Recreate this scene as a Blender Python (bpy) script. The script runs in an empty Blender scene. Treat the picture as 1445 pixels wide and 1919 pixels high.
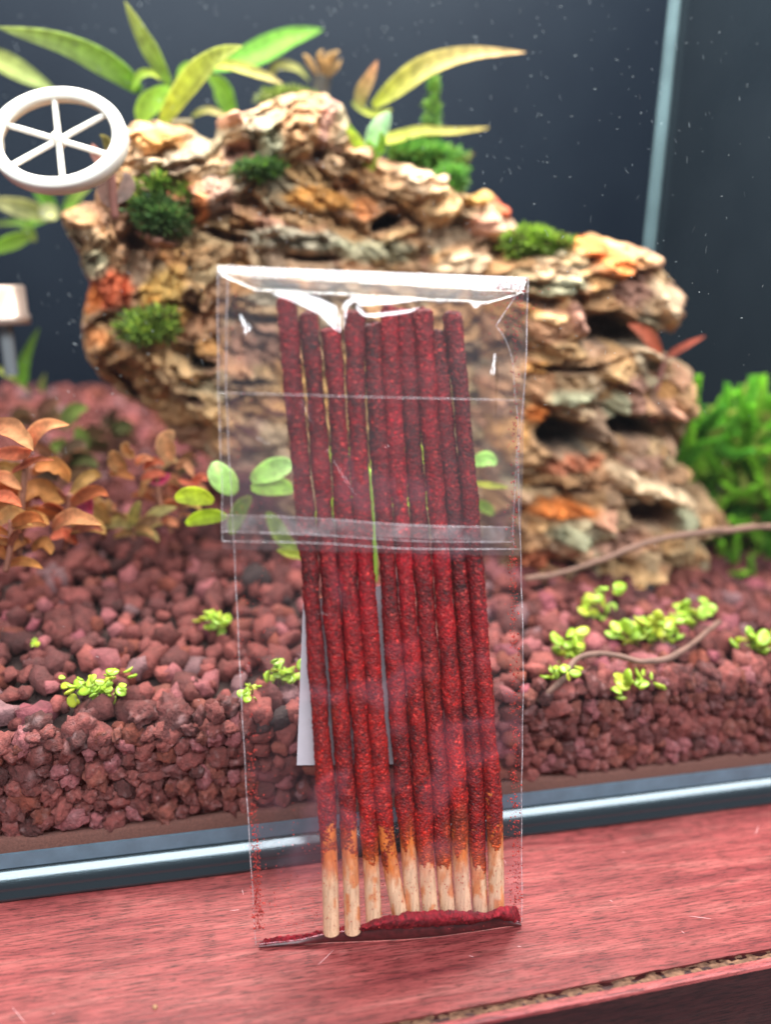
import bpy, bmesh, math, random
import numpy as np
from mathutils import Vector, Matrix

# ------------------------------------------------------------------ camera, world, lights
sc = bpy.context.scene
sc.view_settings.view_transform = 'Standard'
sc.view_settings.look = 'None'
sc.view_settings.exposure = 0.0
sc.view_settings.gamma = 1.0
try:
    sc.cycles.use_denoising = True
    sc.cycles.transparent_max_bounces = 24
    sc.cycles.max_bounces = 7
    sc.cycles.caustics_reflective = False
    sc.cycles.caustics_refractive = False
    sc.cycles.sample_clamp_indirect = 6
except Exception:
    pass

def rot(y, p, r):
    cy, sy = math.cos(y), math.sin(y); cp, sp = math.cos(p), math.sin(p); cr, sr = math.cos(r), math.sin(r)
    return (np.array([[cy, -sy, 0], [sy, cy, 0], [0, 0, 1]]) @ np.array([[1, 0, 0], [0, cp, -sp], [0, sp, cp]])
            @ np.array([[cr, 0, sr], [0, 1, 0], [-sr, 0, cr]]))
CAM = np.array([-0.0156, -0.1684, 0.1483])
CR = rot(*[math.radians(a) for a in (-10.77, -17.31, -0.56)])
F = 1443.0
cd = bpy.data.cameras.new('camera'); cam = bpy.data.objects.new('camera', cd)
sc.collection.objects.link(cam)
cd.sensor_fit = 'VERTICAL'; cd.sensor_height = 36; cd.sensor_width = 36
cd.lens = F / 1919 * 36
cd.clip_start = 0.005; cd.clip_end = 20
M = Matrix.Identity(4)
for i in range(3):
    M[i][0] = CR[i, 0]; M[i][1] = CR[i, 2]; M[i][2] = -CR[i, 1]; M[i][3] = CAM[i]
cam.matrix_world = M
cd.dof.use_dof = True; cd.dof.focus_distance = 0.184; cd.dof.aperture_fstop = 4.7
sc.camera = cam

w = bpy.data.worlds.new('World'); sc.world = w; w.use_nodes = True
bg = w.node_tree.nodes['Background']; bg.inputs[0].default_value = (0.80, 0.84, 0.95, 1); bg.inputs[1].default_value = 0.36

def area_lamp(name, loc, target, sx, sy, watts, col):
    d = bpy.data.lights.new(name, 'AREA'); d.shape = 'RECTANGLE'; d.size = sx; d.size_y = sy
    d.energy = watts; d.color = col
    o = bpy.data.objects.new(name, d); sc.collection.objects.link(o)
    o.location = loc
    o.rotation_euler = (Vector(target) - Vector(loc)).to_track_quat('-Z', 'Y').to_euler()
    return o
area_lamp('aquarium_lamp', (0.06, 0.13, 0.47), (0.06, 0.12, 0), 0.50, 0.12, 8.8, (1.0, 0.97, 0.92))
area_lamp('room_lamp', (0.15, -0.46, 0.60), (0.10, 0.0, 0.08), 1.50, 0.20, 17, (0.93, 0.95, 1.0))

# ------------------------------------------------------------------ geometry of the view (only to read off where things stand)
def ray(px, py):
    return CR @ np.array([(px - 722.5) / F, 1.0, (959.5 - py) / F])
def atY(px, py, Y):
    d = ray(px, py); return CAM + d * (Y - CAM[1]) / d[1]
def atZ(px, py, Z):
    d = ray(px, py); return CAM + d * (Z - CAM[2]) / d[2]

# ------------------------------------------------------------------ noise
def _h(ix, iy, iz, s=0):
    n = (ix.astype(np.int64) * 73856093) ^ (iy.astype(np.int64) * 19349663) ^ (iz.astype(np.int64) * 83492791) ^ (s * 2654435 + 12345)
    n = (n ^ (n >> 13)) * 1274126177 & 0xffffffff
    n = (n ^ (n >> 16)) * 2246822519 & 0xffffffff
    n = n ^ (n >> 15)
    return (n & 0xffffff) / float(0xffffff)
def vnoise(p, s=0):
    f = np.floor(p); t = p - f; t = t * t * (3 - 2 * t); f = f.astype(np.int64)
    r = 0
    for dx in (0, 1):
        for dy in (0, 1):
            for dz in (0, 1):
                wt = (t[:, 0] if dx else 1 - t[:, 0]) * (t[:, 1] if dy else 1 - t[:, 1]) * (t[:, 2] if dz else 1 - t[:, 2])
                r = r + wt * _h(f[:, 0] + dx, f[:, 1] + dy, f[:, 2] + dz, s)
    return r * 2 - 1
def fbm(p, o=4, s=0):
    a = 1; r = 0; t = 0
    for k in range(o):
        r = r + a * vnoise(p * 2 ** k + 17.3 * k, s + k); t += a; a *= 0.5
    return r / t
def worley(p, s=0):
    f = np.floor(p).astype(np.int64); n = len(p)
    d1 = np.full(n, 9.0); d2 = np.full(n, 9.0); idd = np.zeros(n); off = np.zeros((n, 3))
    zr = (-1, 0, 1) if np.ptp(p[:, 2]) > 0 else (0,)
    for dx in (-1, 0, 1):
        for dy in (-1, 0, 1):
            for dz in zr:
                c = f + np.array([dx, dy, dz])
                q = np.stack([c[:, 0] + _h(c[:, 0], c[:, 1], c[:, 2], s + 1), c[:, 1] + _h(c[:, 0], c[:, 1], c[:, 2], s + 2),
                              c[:, 2] + (_h(c[:, 0], c[:, 1], c[:, 2], s + 3) if len(zr) > 1 else 0 * p[:, 2] + 0)], 1)
                v = p - q
                if len(zr) == 1: v[:, 2] = 0
                d = np.sqrt((v ** 2).sum(1))
                new = d < d1
                d2 = np.where(new, d1, np.minimum(d2, d)); d1 = np.where(new, d, d1)
                idd = np.where(new, _h(c[:, 0], c[:, 1], c[:, 2], s + 4), idd)
                off = np.where(new[:, None], v, off)
    return d1, d2, idd, off
def sstep(a, b, x):
    t = np.clip((x - a) / (b - a), 0, 1); return t * t * (3 - 2 * t)

# ------------------------------------------------------------------ objects
def link(o, parent=None):
    sc.collection.objects.link(o)
    if parent is not None: o.parent = parent
    return o
def mesh_np(name, V, Fc, cols=None, smooth=True):
    me = bpy.data.meshes.new(name)
    V = np.asarray(V, dtype=np.float32)
    if isinstance(Fc, np.ndarray):
        k = Fc.shape[1]; nf = len(Fc)
        me.vertices.add(len(V)); me.vertices.foreach_set('co', V.ravel())
        me.loops.add(nf * k); me.loops.foreach_set('vertex_index', Fc.astype(np.int32).ravel())
        me.polygons.add(nf); me.polygons.foreach_set('loop_start', np.arange(0, nf * k, k, dtype=np.int32))
        me.polygons.foreach_set('loop_total', np.full(nf, k, dtype=np.int32))
        me.update(calc_edges=True); me.validate()
    else:
        me.from_pydata([tuple(v) for v in V], [], [tuple(f) for f in Fc]); me.update()
    if cols is not None:
        a = me.attributes.new('Col', 'FLOAT_COLOR', 'POINT')
        c = np.ones((len(V), 4), dtype=np.float32); c[:, :3] = cols
        a.data.foreach_set('color', c.ravel())
    me.polygons.foreach_set('use_smooth', np.full(len(me.polygons), bool(smooth)))
    return me
def obj(name, me, mat, parent=None, **k):
    if mat is not None and not len(me.materials): me.materials.append(mat)
    o = bpy.data.objects.new(name, me); link(o, parent)
    for a, b in k.items(): o[a] = b
    return o
def tag(o, label, cat, group=None, kind=None):
    o['label'] = label; o['category'] = cat
    if group: o['group'] = group
    if kind: o['kind'] = kind
    return o
def thing(name, label, cat, loc=(0, 0, 0), group=None):
    o = bpy.data.objects.new(name, None); link(o); o.location = loc; o.empty_display_size = .01
    return tag(o, label, cat, group)
class MB:
    """collects vertex / face / colour arrays"""
    def __init__(s): s.v = []; s.f = []; s.c = []; s.n = 0
    def add(s, V, Fc, C=None):
        V = np.asarray(V, float); s.v.append(V); s.f.append(np.asarray(Fc, int) + s.n)
        s.c.append(np.broadcast_to(np.array(C if C is not None else (1, 1, 1), float), (len(V), 3))); s.n += len(V)
    def mesh(s, name, smooth=True):
        return mesh_np(name, np.concatenate(s.v), np.concatenate(s.f), np.concatenate(s.c), smooth)
def grid_faces(nu, nv, wrap=False):
    i = np.arange(nu - 1)[:, None]; j = np.arange(nv if wrap else nv - 1)[None]; j2 = (j + 1) % nv
    a = i * nv + j; b = i * nv + j2; c = (i + 1) * nv + j2; d = (i + 1) * nv + j
    return np.stack([a, b, c, d], -1).reshape(-1, 4)
def box_vf(x0, x1, y0, y1, z0, z1):
    V = [(x, y, z) for x in (x0, x1) for y in (y0, y1) for z in (z0, z1)]
    return np.array(V), np.array([(0, 1, 3, 2), (4, 6, 7, 5), (0, 4, 5, 1), (2, 3, 7, 6), (0, 2, 6, 4), (1, 5, 7, 3)])
def catmull(P, n):
    P = np.asarray(P, float)
    if len(P) == 2: return P[0] + (P[1] - P[0]) * np.linspace(0, 1, n)[:, None]
    Q = np.vstack([2 * P[0] - P[1], P, 2 * P[-1] - P[-2]]); t = np.linspace(0, len(P) - 1 - 1e-9, n); k = t.astype(int); u = (t - k)[:, None]
    a, b, c, d = Q[k], Q[k + 1], Q[k + 2], Q[k + 3]
    return .5 * ((2 * b) + (-a + c) * u + (2 * a - 5 * b + 4 * c - d) * u ** 2 + (-a + 3 * b - 3 * c + d) * u ** 3)
def frames(P):
    T = np.gradient(P, axis=0); T /= np.linalg.norm(T, axis=1)[:, None] + 1e-12
    ref = np.array([0.13, -0.97, 0.2]); S = np.cross(T, ref); S /= np.linalg.norm(S, axis=1)[:, None] + 1e-12
    return T, S, np.cross(S, T)
def tube(P, r, k=8, cap=True):
    """returns V, quads of a tube along P"""
    P = np.asarray(P, float); T, S, N = frames(P); n = len(P); r = np.broadcast_to(np.asarray(r, float), (n,))
    a = np.linspace(0, 2 * math.pi, k, endpoint=False)
    V = P[:, None] + r[:, None, None] * (np.cos(a)[None, :, None] * S[:, None] + np.sin(a)[None, :, None] * N[:, None])
    V = V.reshape(-1, 3); Fq = grid_faces(n, k, True)
    if cap:
        V = np.vstack([V, P[0], P[-1]]); m = n * k
        j = np.arange(k); j2 = (j + 1) % k
        Fq = np.vstack([Fq, np.stack([np.full(k, m), j2, j, j], 1)[:, [0, 1, 2, 2]], np.stack([np.full(k, m + 1), (n - 1) * k + j, (n - 1) * k + j2, (n - 1) * k + j2], 1)])
        # degenerate quads are turned into triangles by validate()
    return V, Fq
def tri(V, Q):   # quads -> triangles, dropping degenerate ones
    A = np.vstack([Q[:, [0, 1, 2]], Q[:, [0, 2, 3]]])
    ok = (A[:, 0] != A[:, 1]) & (A[:, 1] != A[:, 2]) & (A[:, 0] != A[:, 2]); return V, A[ok]

# ------------------------------------------------------------------ materials
def new_mat(name):
    m = bpy.data.materials.new(name); m.use_nodes = True; nt = m.node_tree; nt.nodes.clear()
    out = nt.nodes.new('ShaderNodeOutputMaterial')
    return m, nt, out
def N(nt, t, **k):
    n = nt.nodes.new(t)
    for a, b in k.items():
        if a in n.inputs: n.inputs[a].default_value = b
        else: setattr(n, a, b)
    return n
def mathn(nt, op, a, b=None, clamp=False):
    n = nt.nodes.new('ShaderNodeMath'); n.operation = op; n.use_clamp = clamp
    for i, x in enumerate((a, b)):
        if x is None: continue
        if isinstance(x, (int, float)): n.inputs[i].default_value = x
        else: nt.links.new(x, n.inputs[i])
    return n.outputs[0]
def ramp(nt, fac, stops):
    n = nt.nodes.new('ShaderNodeValToRGB'); e = n.color_ramp.elements
    while len(e) < len(stops): e.new(.5)
    for i, (p, c) in enumerate(stops):
        e[i].position = p; e[i].color = (c if isinstance(c, tuple) else (c, c, c)) + (1,)
    nt.links.new(fac, n.inputs[0]); return n.outputs[0]
def mixc(nt, fac, a, b, mode='MIX'):
    n = nt.nodes.new('ShaderNodeMix'); n.data_type = 'RGBA'; n.blend_type = mode
    for s, x in ((n.inputs[0], fac), (n.inputs[6], a), (n.inputs[7], b)):
        if isinstance(x, (int, float)): s.default_value = x
        elif isinstance(x, tuple): s.default_value = x + (1,)
        else: nt.links.new(x, s)
    return n.outputs[2]
def coords(nt, scale=(1, 1, 1), kind='Object'):
    tc = nt.nodes.new('ShaderNodeTexCoord'); mp = nt.nodes.new('ShaderNodeMapping'); mp.inputs['Scale'].default_value = scale
    nt.links.new(tc.outputs[kind], mp.inputs[0]); return mp.outputs[0]
def noise(nt, vec, scale, detail=4, rough=.55, dist=0):
    n = nt.nodes.new('ShaderNodeTexNoise'); n.inputs['Scale'].default_value = scale; n.inputs['Detail'].default_value = detail
    n.inputs['Roughness'].default_value = rough; n.inputs['Distortion'].default_value = dist
    nt.links.new(vec, n.inputs['Vector']); return n.outputs['Fac']
def bump(nt, h, strength, dist):
    b = nt.nodes.new('ShaderNodeBump'); b.inputs['Strength'].default_value = strength; b.inputs['Distance'].default_value = dist
    nt.links.new(h, b.inputs['Height']); return b.outputs[0]
def attr_mat(name, rough=.6, transl=0, nscale=300, namt=.35, bscale=600, bamt=.4, bdist=.0006, spec=.5, coat=0, tint=None):
    m, nt, out = new_mat(name)
    at = nt.nodes.new('ShaderNodeAttribute'); at.attribute_name = 'Col'
    v = coords(nt)
    n1 = noise(nt, v, nscale, 5, .6)
    f = ramp(nt, n1, [(.25, 1 - namt), (.75, 1 + namt)])
    c = mixc(nt, 1.0, at.outputs['Color'], f, 'MULTIPLY')
    p = N(nt, 'ShaderNodeBsdfPrincipled', Roughness=rough); nt.links.new(c, p.inputs['Base Color'])
    p.inputs['Specular IOR Level'].default_value = spec; p.inputs['Coat Weight'].default_value = coat
    if bamt:
        nt.links.new(bump(nt, noise(nt, v, bscale, 4, .6), bamt, bdist), p.inputs['Normal'])
    s = p.outputs[0]
    if transl:
        tr = N(nt, 'ShaderNodeBsdfTranslucent'); nt.links.new(c, tr.inputs[0])
        mx = N(nt, 'ShaderNodeMixShader'); mx.inputs[0].default_value = transl
        nt.links.new(s, mx.inputs[1]); nt.links.new(tr.outputs[0], mx.inputs[2]); s = mx.outputs[0]
    nt.links.new(s, out.inputs[0]); return m
def plain_mat(name, col, rough=.5, metal=0, spec=.5, nscale=0, namt=.2, bamt=0, bscale=400):
    m, nt, out = new_mat(name)
    p = N(nt, 'ShaderNodeBsdfPrincipled', Roughness=rough, Metallic=metal); p.inputs['Specular IOR Level'].default_value = spec
    p.inputs['Base Color'].default_value = col + (1,)
    v = coords(nt)
    if nscale:
        f = ramp(nt, noise(nt, v, nscale, 5, .6), [(.25, 1 - namt), (.75, 1 + namt)])
        nt.links.new(mixc(nt, 1.0, col, f, 'MULTIPLY'), p.inputs['Base Color'])
    if bamt: nt.links.new(bump(nt, noise(nt, v, bscale, 3), bamt, .0005), p.inputs['Normal'])
    nt.links.new(p.outputs[0], out.inputs[0]); return m
def film_mat(name, haze=.05, hazecol=(.85, .75, .78), ior=1.5, painted_refl=0, rough=.06, tint=(.97, .96, .96), hazescale=40, boost=1.0):
    m, nt, out = new_mat(name)
    tr = N(nt, 'ShaderNodeBsdfTransparent'); tr.inputs[0].default_value = tint + (1,)
    df = N(nt, 'ShaderNodeBsdfDiffuse'); df.inputs[0].default_value = hazecol + (1,)
    gl = N(nt, 'ShaderNodeBsdfGlossy', Roughness=rough); gl.inputs[0].default_value = (1, 1, 1, 1)
    v = coords(nt)
    m1 = N(nt, 'ShaderNodeMixShader')
    if haze:
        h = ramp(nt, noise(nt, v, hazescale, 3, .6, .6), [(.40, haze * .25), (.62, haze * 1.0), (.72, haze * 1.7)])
        if painted_refl:      # soft milky patches painted in for reflections on the film over its contents
            h = mathn(nt, 'ADD', h, ramp(nt, noise(nt, v, 55, 2, .5, .3), [(.52, 0.0), (.60, painted_refl), (.68, painted_refl * .4)]))
        nt.links.new(h, m1.inputs[0])
    else: m1.inputs[0].default_value = 0
    nt.links.new(tr.outputs[0], m1.inputs[1]); nt.links.new(df.outputs[0], m1.inputs[2])
    fr = N(nt, 'ShaderNodeFresnel'); ge = nt.nodes.new('ShaderNodeNewGeometry')   # the same reflectance from either side of the sheet
    nt.links.new(mathn(nt, 'ADD', mathn(nt, 'MULTIPLY', ge.outputs['Backfacing'], 1 / ior - ior), ior), fr.inputs[0])
    m2 = N(nt, 'ShaderNodeMixShader'); nt.links.new(mathn(nt, 'MULTIPLY', fr.outputs[0], boost, True), m2.inputs[0])
    nt.links.new(m1.outputs[0], m2.inputs[1]); nt.links.new(gl.outputs[0], m2.inputs[2])
    nt.links.new(m2.outputs[0], out.inputs[0]); return m

rng = np.random.default_rng(7)
random.seed(7)

# ================================================================== wooden cabinet under and in front of the tank
def wood_mat(name, dark=1.0, sheen=.3):
    m, nt, out = new_mat(name)
    v = coords(nt, (1, 1, 1)); vs = coords(nt, (26, 300, 300)); vf = coords(nt, (130, 1700, 1700)); vp = coords(nt, (260, 3000, 3000))
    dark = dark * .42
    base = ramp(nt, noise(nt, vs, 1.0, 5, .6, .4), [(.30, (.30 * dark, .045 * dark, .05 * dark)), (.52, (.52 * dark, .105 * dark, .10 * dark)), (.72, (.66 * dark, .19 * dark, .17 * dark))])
    fib = ramp(nt, noise(nt, vf, 1.0, 4, .65), [(.34, .45), (.5, 1.0), (.7, 1.3)])
    pores = ramp(nt, noise(nt, vp, 1.0, 3, .7), [(.40, .25), (.45, 1.0)])
    blot = ramp(nt, noise(nt, v, 26, 3), [(.35, .86), (.65, 1.14)])
    c = mixc(nt, 1.0, base, fib, 'MULTIPLY'); c = mixc(nt, .8, c, pores, 'MULTIPLY'); c = mixc(nt, 1.0, c, blot, 'MULTIPLY')
    p = N(nt, 'ShaderNodeBsdfPrincipled', Roughness=.42); nt.links.new(c, p.inputs['Base Color'])
    p.inputs['Coat Weight'].default_value = sheen * .3; p.inputs['Coat Roughness'].default_value = .4; p.inputs['Specular IOR Level'].default_value = .3
    r = ramp(nt, noise(nt, vf, .7, 3), [(.3, .36), (.7, .55)]); nt.links.new(r, p.inputs['Roughness'])
    nt.links.new(bump(nt, noise(nt, vf, 1.0, 4, .7), .35, .0003), p.inputs['Normal'])
    nt.links.new(p.outputs[0], out.inputs[0]); return m
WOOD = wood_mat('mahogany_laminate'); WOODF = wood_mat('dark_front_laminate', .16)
cab = thing('cabinet', 'reddish mahogany laminate cabinet top with a chipped groove along its front edge', 'cabinet')
g0 = atZ(800, 1903, 0); g1 = atZ(1445, 1778, 0); gd = (g1 - g0) / np.linalg.norm(g1 - g0); gn = np.array([gd[1], -gd[0], 0])   # gn points to the front
gw = np.linalg.norm(np.cross(atZ(845, 1912, 0) - g0, gd)); bw = np.linalg.norm(np.cross(atZ(1445, 1807, 0) - g0, gd))
def gp(s, t, z): return g0 + gd * s + gn * t + np.array([0, 0, z])
L0, L1 = -.6, .55
# top panel (ends at the groove)
ns = 700
s = np.linspace(L0, L1, ns); jit = fbm(np.stack([s * 900, s * 0, s * 0], 1), 3) * .00045 + (vnoise(np.stack([s * 300, s * 0 + 3, s * 0], 1)) > .55) * .0004
P0 = np.array([gp(a, -abs(j) * .6, 0) for a, j in zip(s, jit)]); P1 = np.array([gp(a, -.0006 - abs(j), -.0018) for a, j in zip(s, jit)])
back = np.stack([P0[:, 0], np.full(ns, .45), np.zeros(ns)], 1)
V = np.stack([back, P0, P1], 1).reshape(-1, 3)
obj('top_panel', mesh_np('top_panel', V, grid_faces(ns, 3)[:, ::-1], smooth=False), WOOD, cab)
# groove: raw chipboard
ng = 1500; k = 9
s = np.linspace(L0, L1, ng); t = np.linspace(-.0008, gw + .0006, k)
S, T = np.meshgrid(s, t, indexing='ij')
d = -.0011 + .0007 * fbm(np.stack([S.ravel() * 900, T.ravel() * 1500, S.ravel() * 0], 1), 3, 5).reshape(S.shape)
V = g0 + gd * S[..., None] + gn * T[..., None] + np.array([0, 0, 1.]) * d[..., None]
nn = fbm(np.stack([S.ravel() * 1500, T.ravel() * 2200, S.ravel() * 0], 1), 3, 9) * .5 + .5
cg = np.array([.07, .028, .014]) + nn[:, None] ** 2.4 * np.array([.30, .16, .09])
obj('groove', mesh_np('groove', V.reshape(-1, 3), grid_faces(ng, k), cg), attr_mat('raw_chipboard', .8, nscale=900, bscale=1500), cab)
# edge band and front board
s = np.linspace(L0, L1, ns); j2 = np.abs(fbm(np.stack([s * 1100, s * 0 + 9, s * 0], 1), 3)) * .0004
R = [[gp(a, gw + j, -.0012), gp(a, gw + j * .6, 0), gp(a, bw - .0006, 0), gp(a, bw - .0001, -.0004), gp(a, bw, -.0012)] for a, j in zip(s, j2)]
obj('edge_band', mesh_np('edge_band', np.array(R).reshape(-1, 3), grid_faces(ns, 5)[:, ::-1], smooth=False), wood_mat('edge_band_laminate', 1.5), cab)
V, Q = box_vf(0, 1, 0, 1, 0, 1)
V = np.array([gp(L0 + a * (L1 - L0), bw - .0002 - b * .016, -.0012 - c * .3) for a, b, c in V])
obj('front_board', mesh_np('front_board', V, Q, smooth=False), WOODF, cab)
# scratches on the laminate
mb = MB()
for i in range(46):
    x, y = rng.uniform(-.12, .2), rng.uniform(-.075, -.006); a = rng.choice([rng.normal(1.3, .5), rng.normal(0, .5), rng.normal(-.8, .4)]); l = rng.uniform(.001, .006) * rng.choice([1, 1, .4])
    P = np.array([[x + math.cos(a) * l * u + 0, y + math.sin(a) * l * u, .00003] for u in np.linspace(0, 1, 5)])
    if (P[:, 1] < -.045).any(): continue
    mb.add(*tube(P, np.array([.00002, .00005, .00006, .00005, .00002]), 4, False), (.70, .42, .42))
obj('scratch', mb.mesh('scratch'), attr_mat('scratch_white', .5, bamt=0), cab, kind='stuff')
mb = MB()
ICO = {}
def ico(n):
    if n not in ICO:
        b = bmesh.new(); bmesh.ops.create_icosphere(b, subdivisions=n, radius=1)
        ICO[n] = (np.array([v.co[:] for v in b.verts]), np.array([[v.index for v in f.verts] for f in b.faces])); b.free()
    return ICO[n]
def crumb(name, px, py, r, col, label):
    v, f = ico(2); v = v * (1 + .3 * fbm(v * 1.7 + px, 2)[:, None]) * r
    o = obj(name, mesh_np(name, v, f, np.tile(col, (len(v), 1))), CRUMB); o.location = atZ(px, py, r * .7); tag(o, label, 'crumb')
CRUMB = attr_mat('crumb', .8)
crumb('crumb', 265, 1652, .0006, (.25, .18, .10), 'small brown crumb lying on the wood against the black trim')
crumb('crumb', 290, 1887, .0005, (.33, .18, .09), 'tiny tan crumb alone on the open red wood at the bottom left')

# ================================================================== aquarium
TX0, TX1, TY1, ZT = -.30, .232, .285, .44
aq = thing('aquarium', 'glass aquarium with dark back pane and glossy black bottom trim', 'aquarium')
GLASS = film_mat('pane_glass', haze=.0, ior=1.45, rough=.0, tint=(.97, .985, .98), boost=.25)
def boxp(name, dims, mat, parent):
    V, Q = box_vf(*dims); me = mesh_np(name, V, Q, smooth=False)
    return obj(name, me, mat, parent)
pv = np.array([(TX0, 0, .0005), (TX1 + .006, 0, .0005), (TX1 + .006, 0, ZT), (TX0, 0, ZT)])
boxp('front_pane', (TX0, TX1 + .004, .002, .0042, .0005, ZT), GLASS, aq)
# rear and side panes: dark glass
def dark_pane(name, rough, c0, c1, sp_):
    m, nt, out = new_mat(name)
    p = N(nt, 'ShaderNodeBsdfPrincipled', Roughness=rough); p.inputs['Specular IOR Level'].default_value = sp_
    v = coords(nt); f = noise(nt, v, 14, 4, .6)
    nt.links.new(ramp(nt, f, [(.3, c0), (.7, c1)]), p.inputs['Base Color'])
    nt.links.new(p.outputs[0], out.inputs[0]); return m
BACK = dark_pane('back_film', .55, (.0034, .0068, .0135), (.006, .0105, .018), .12)
SIDE = dark_pane('side_glass', .10, (.010, .015, .021), (.015, .021, .028), .25)
boxp('back_pane', (TX0, TX1 + .004, TY1, TY1 + .004, .0005, ZT), BACK, aq)
boxp('side_pane', (TX1, TX1 + .004, .0045, TY1 - .0005, .0005, ZT), SIDE, aq)
boxp('side_pane', (TX0 - .004, TX0, .0045, TY1 - .0005, .0005, ZT), SIDE, aq)
# pale corner seam
P = np.array([[TX1 - .0022, TY1 - .0022, z] for z in np.linspace(.001, ZT, 60)])
V, Q = tube(P, .0015 + .0002 * vnoise(P * 60), 12)
obj('corner_seam', mesh_np('corner_seam', *tri(V, Q)), plain_mat('silicone', (.20, .31, .34), .35, nscale=60, namt=.25), aq)
# bottom trim: rounded glossy black bar in front of the glass
ht = .0118
prof = [(.0019, .0066), (.0015, .0066), (.0011, .0064), (.0007, .0060), (-.0003, .0051), (-.0011, .0041), (-.0015, .0034), (-.0017, .0027), (-.0019, .0020), (-.0026, .0010), (-.0028, .0002), (.0019, .0002)]
pr = np.array(prof); xs = np.linspace(TX0 - .2, .5, 120)
V = np.array([[x, y + .00012 * math.sin(x * 60), z] for x in xs for y, z in pr])
m, nt, out = new_mat('black_trim')
p = N(nt, 'ShaderNodeBsdfPrincipled', Roughness=.22); p.inputs['Base Color'].default_value = (.010, .014, .017, 1); p.inputs['Specular IOR Level'].default_value = .55
p.inputs['Coat Weight'].default_value = .9; p.inputs['Coat Roughness'].default_value = .12; p.inputs['Specular Tint'].default_value = (.6, .9, 1, 1)
nt.links.new(bump(nt, noise(nt, coords(nt, (400, 4000, 4000)), 1, 3), .25, .0001), p.inputs['Normal']); nt.links.new(p.outputs[0], out.inputs[0])
trim = obj('bottom_trim', mesh_np('bottom_trim', V, grid_faces(len(xs), len(prof), True)[:, ::-1]), m, aq)
TRIM = m
V, Q = box_vf(TX0, TX1, .0014, .0019, .0067, .0108)
obj('sealant_strip', mesh_np('sealant_strip', V, Q, smooth=False), plain_mat('sealant', (.09, .15, .19), .35, nscale=200, namt=.2), aq)
# specks and fine scratches on the glass
mb = MB()
def speck(px, py, l, a, r):
    c = atY(px, py, .00192); n = 4
    bend = rng.normal(0, .25)
    P = np.array([[c[0] + math.cos(a + bend * u) * l * u, c[1], c[2] + math.sin(a + bend * u) * l * u] for u in np.linspace(-.5, .5, n)])
    mb.add(*tube(P, np.array([.3, 1, 1, .3]) * r, 4, False), np.array([.6, .65, .66]) * rng.uniform(.2, .9) )
for i in range(520):
    px, py = rng.uniform(0, 1445), rng.uniform(0, 780) if i % 5 else rng.uniform(0, 1500)
    if 400 < px < 1000 and py > 480: continue
    q = rng.random()
    if q < .55: speck(px, py, rng.uniform(.0003, .0009), rng.uniform(-.8, 3.5), rng.uniform(.00003, .00007))
    elif q < .8: speck(px, py, rng.uniform(.0008, .0018), rng.normal(1.75, .3), rng.uniform(.00002, .00004))
    else: speck(px, py, rng.uniform(.0002, .0004), rng.uniform(0, 3), rng.uniform(.00006, .00013))
for i in range(110):   # denser smear patches
    k = [(700, 250, 60, 120), (640, 60, 80, 50), (960, 260, 40, 60), (130, 620, 20, 60), (1240, 180, 80, 60), (900, 60, 80, 40)][i % 6]
    speck(rng.normal(k[0], k[2]), rng.normal(k[1], k[3]), rng.uniform(.0003, .0012), rng.normal(1.9, .35), rng.uniform(.00003, .00007))
obj('speck', mb.mesh('speck'), attr_mat('speck_white', .7, .6, bamt=0), aq, kind='stuff')

# ================================================================== gravel bed
def bedz(x, y):
    sl = .165 * (1 - sstep(.03, .15, x)) + .0 * x
    return .0395 + (y * sl) - .004 * sstep(.12, .2, x) + .0022 * vnoise(np.stack([x * 40, y * 40, 0 * x], 1), 3)
bed = bpy.data.objects.new('gravel_bed', None); link(bed); tag(bed, 'bed of reddish brown lava gravel behind the front glass of the tank', 'gravel', kind='structure')
nx, ny = 180, 90
X, Y = np.meshgrid(np.linspace(TX0, TX1 - .0005, nx), np.linspace(.0125, TY1 - .001, ny), indexing='ij')
Z = bedz(X.ravel(), Y.ravel()).reshape(X.shape) - .0042
V = np.stack([X, Y, Z], -1).reshape(-1, 3)
front = np.stack([X[:, 0], np.full(nx, .0125), np.full(nx, .0006)], 1)
Q = grid_faces(nx, ny); b0 = len(V); Q2 = np.array([[i * ny, (i + 1) * ny, b0 + i + 1, b0 + i] for i in range(nx - 1)])
V = np.vstack([V, front])
cb = np.tile((.030, .012, .010), (len(V), 1))
GRAV = attr_mat('lava_gravel', .85, nscale=420, namt=.45, bscale=900, bamt=.8, bdist=.0008)
obj('soil', mesh_np('soil', V, np.vstack([Q, Q2]), cb), attr_mat('soil_dark', .9, nscale=500, bscale=900), bed)
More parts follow.
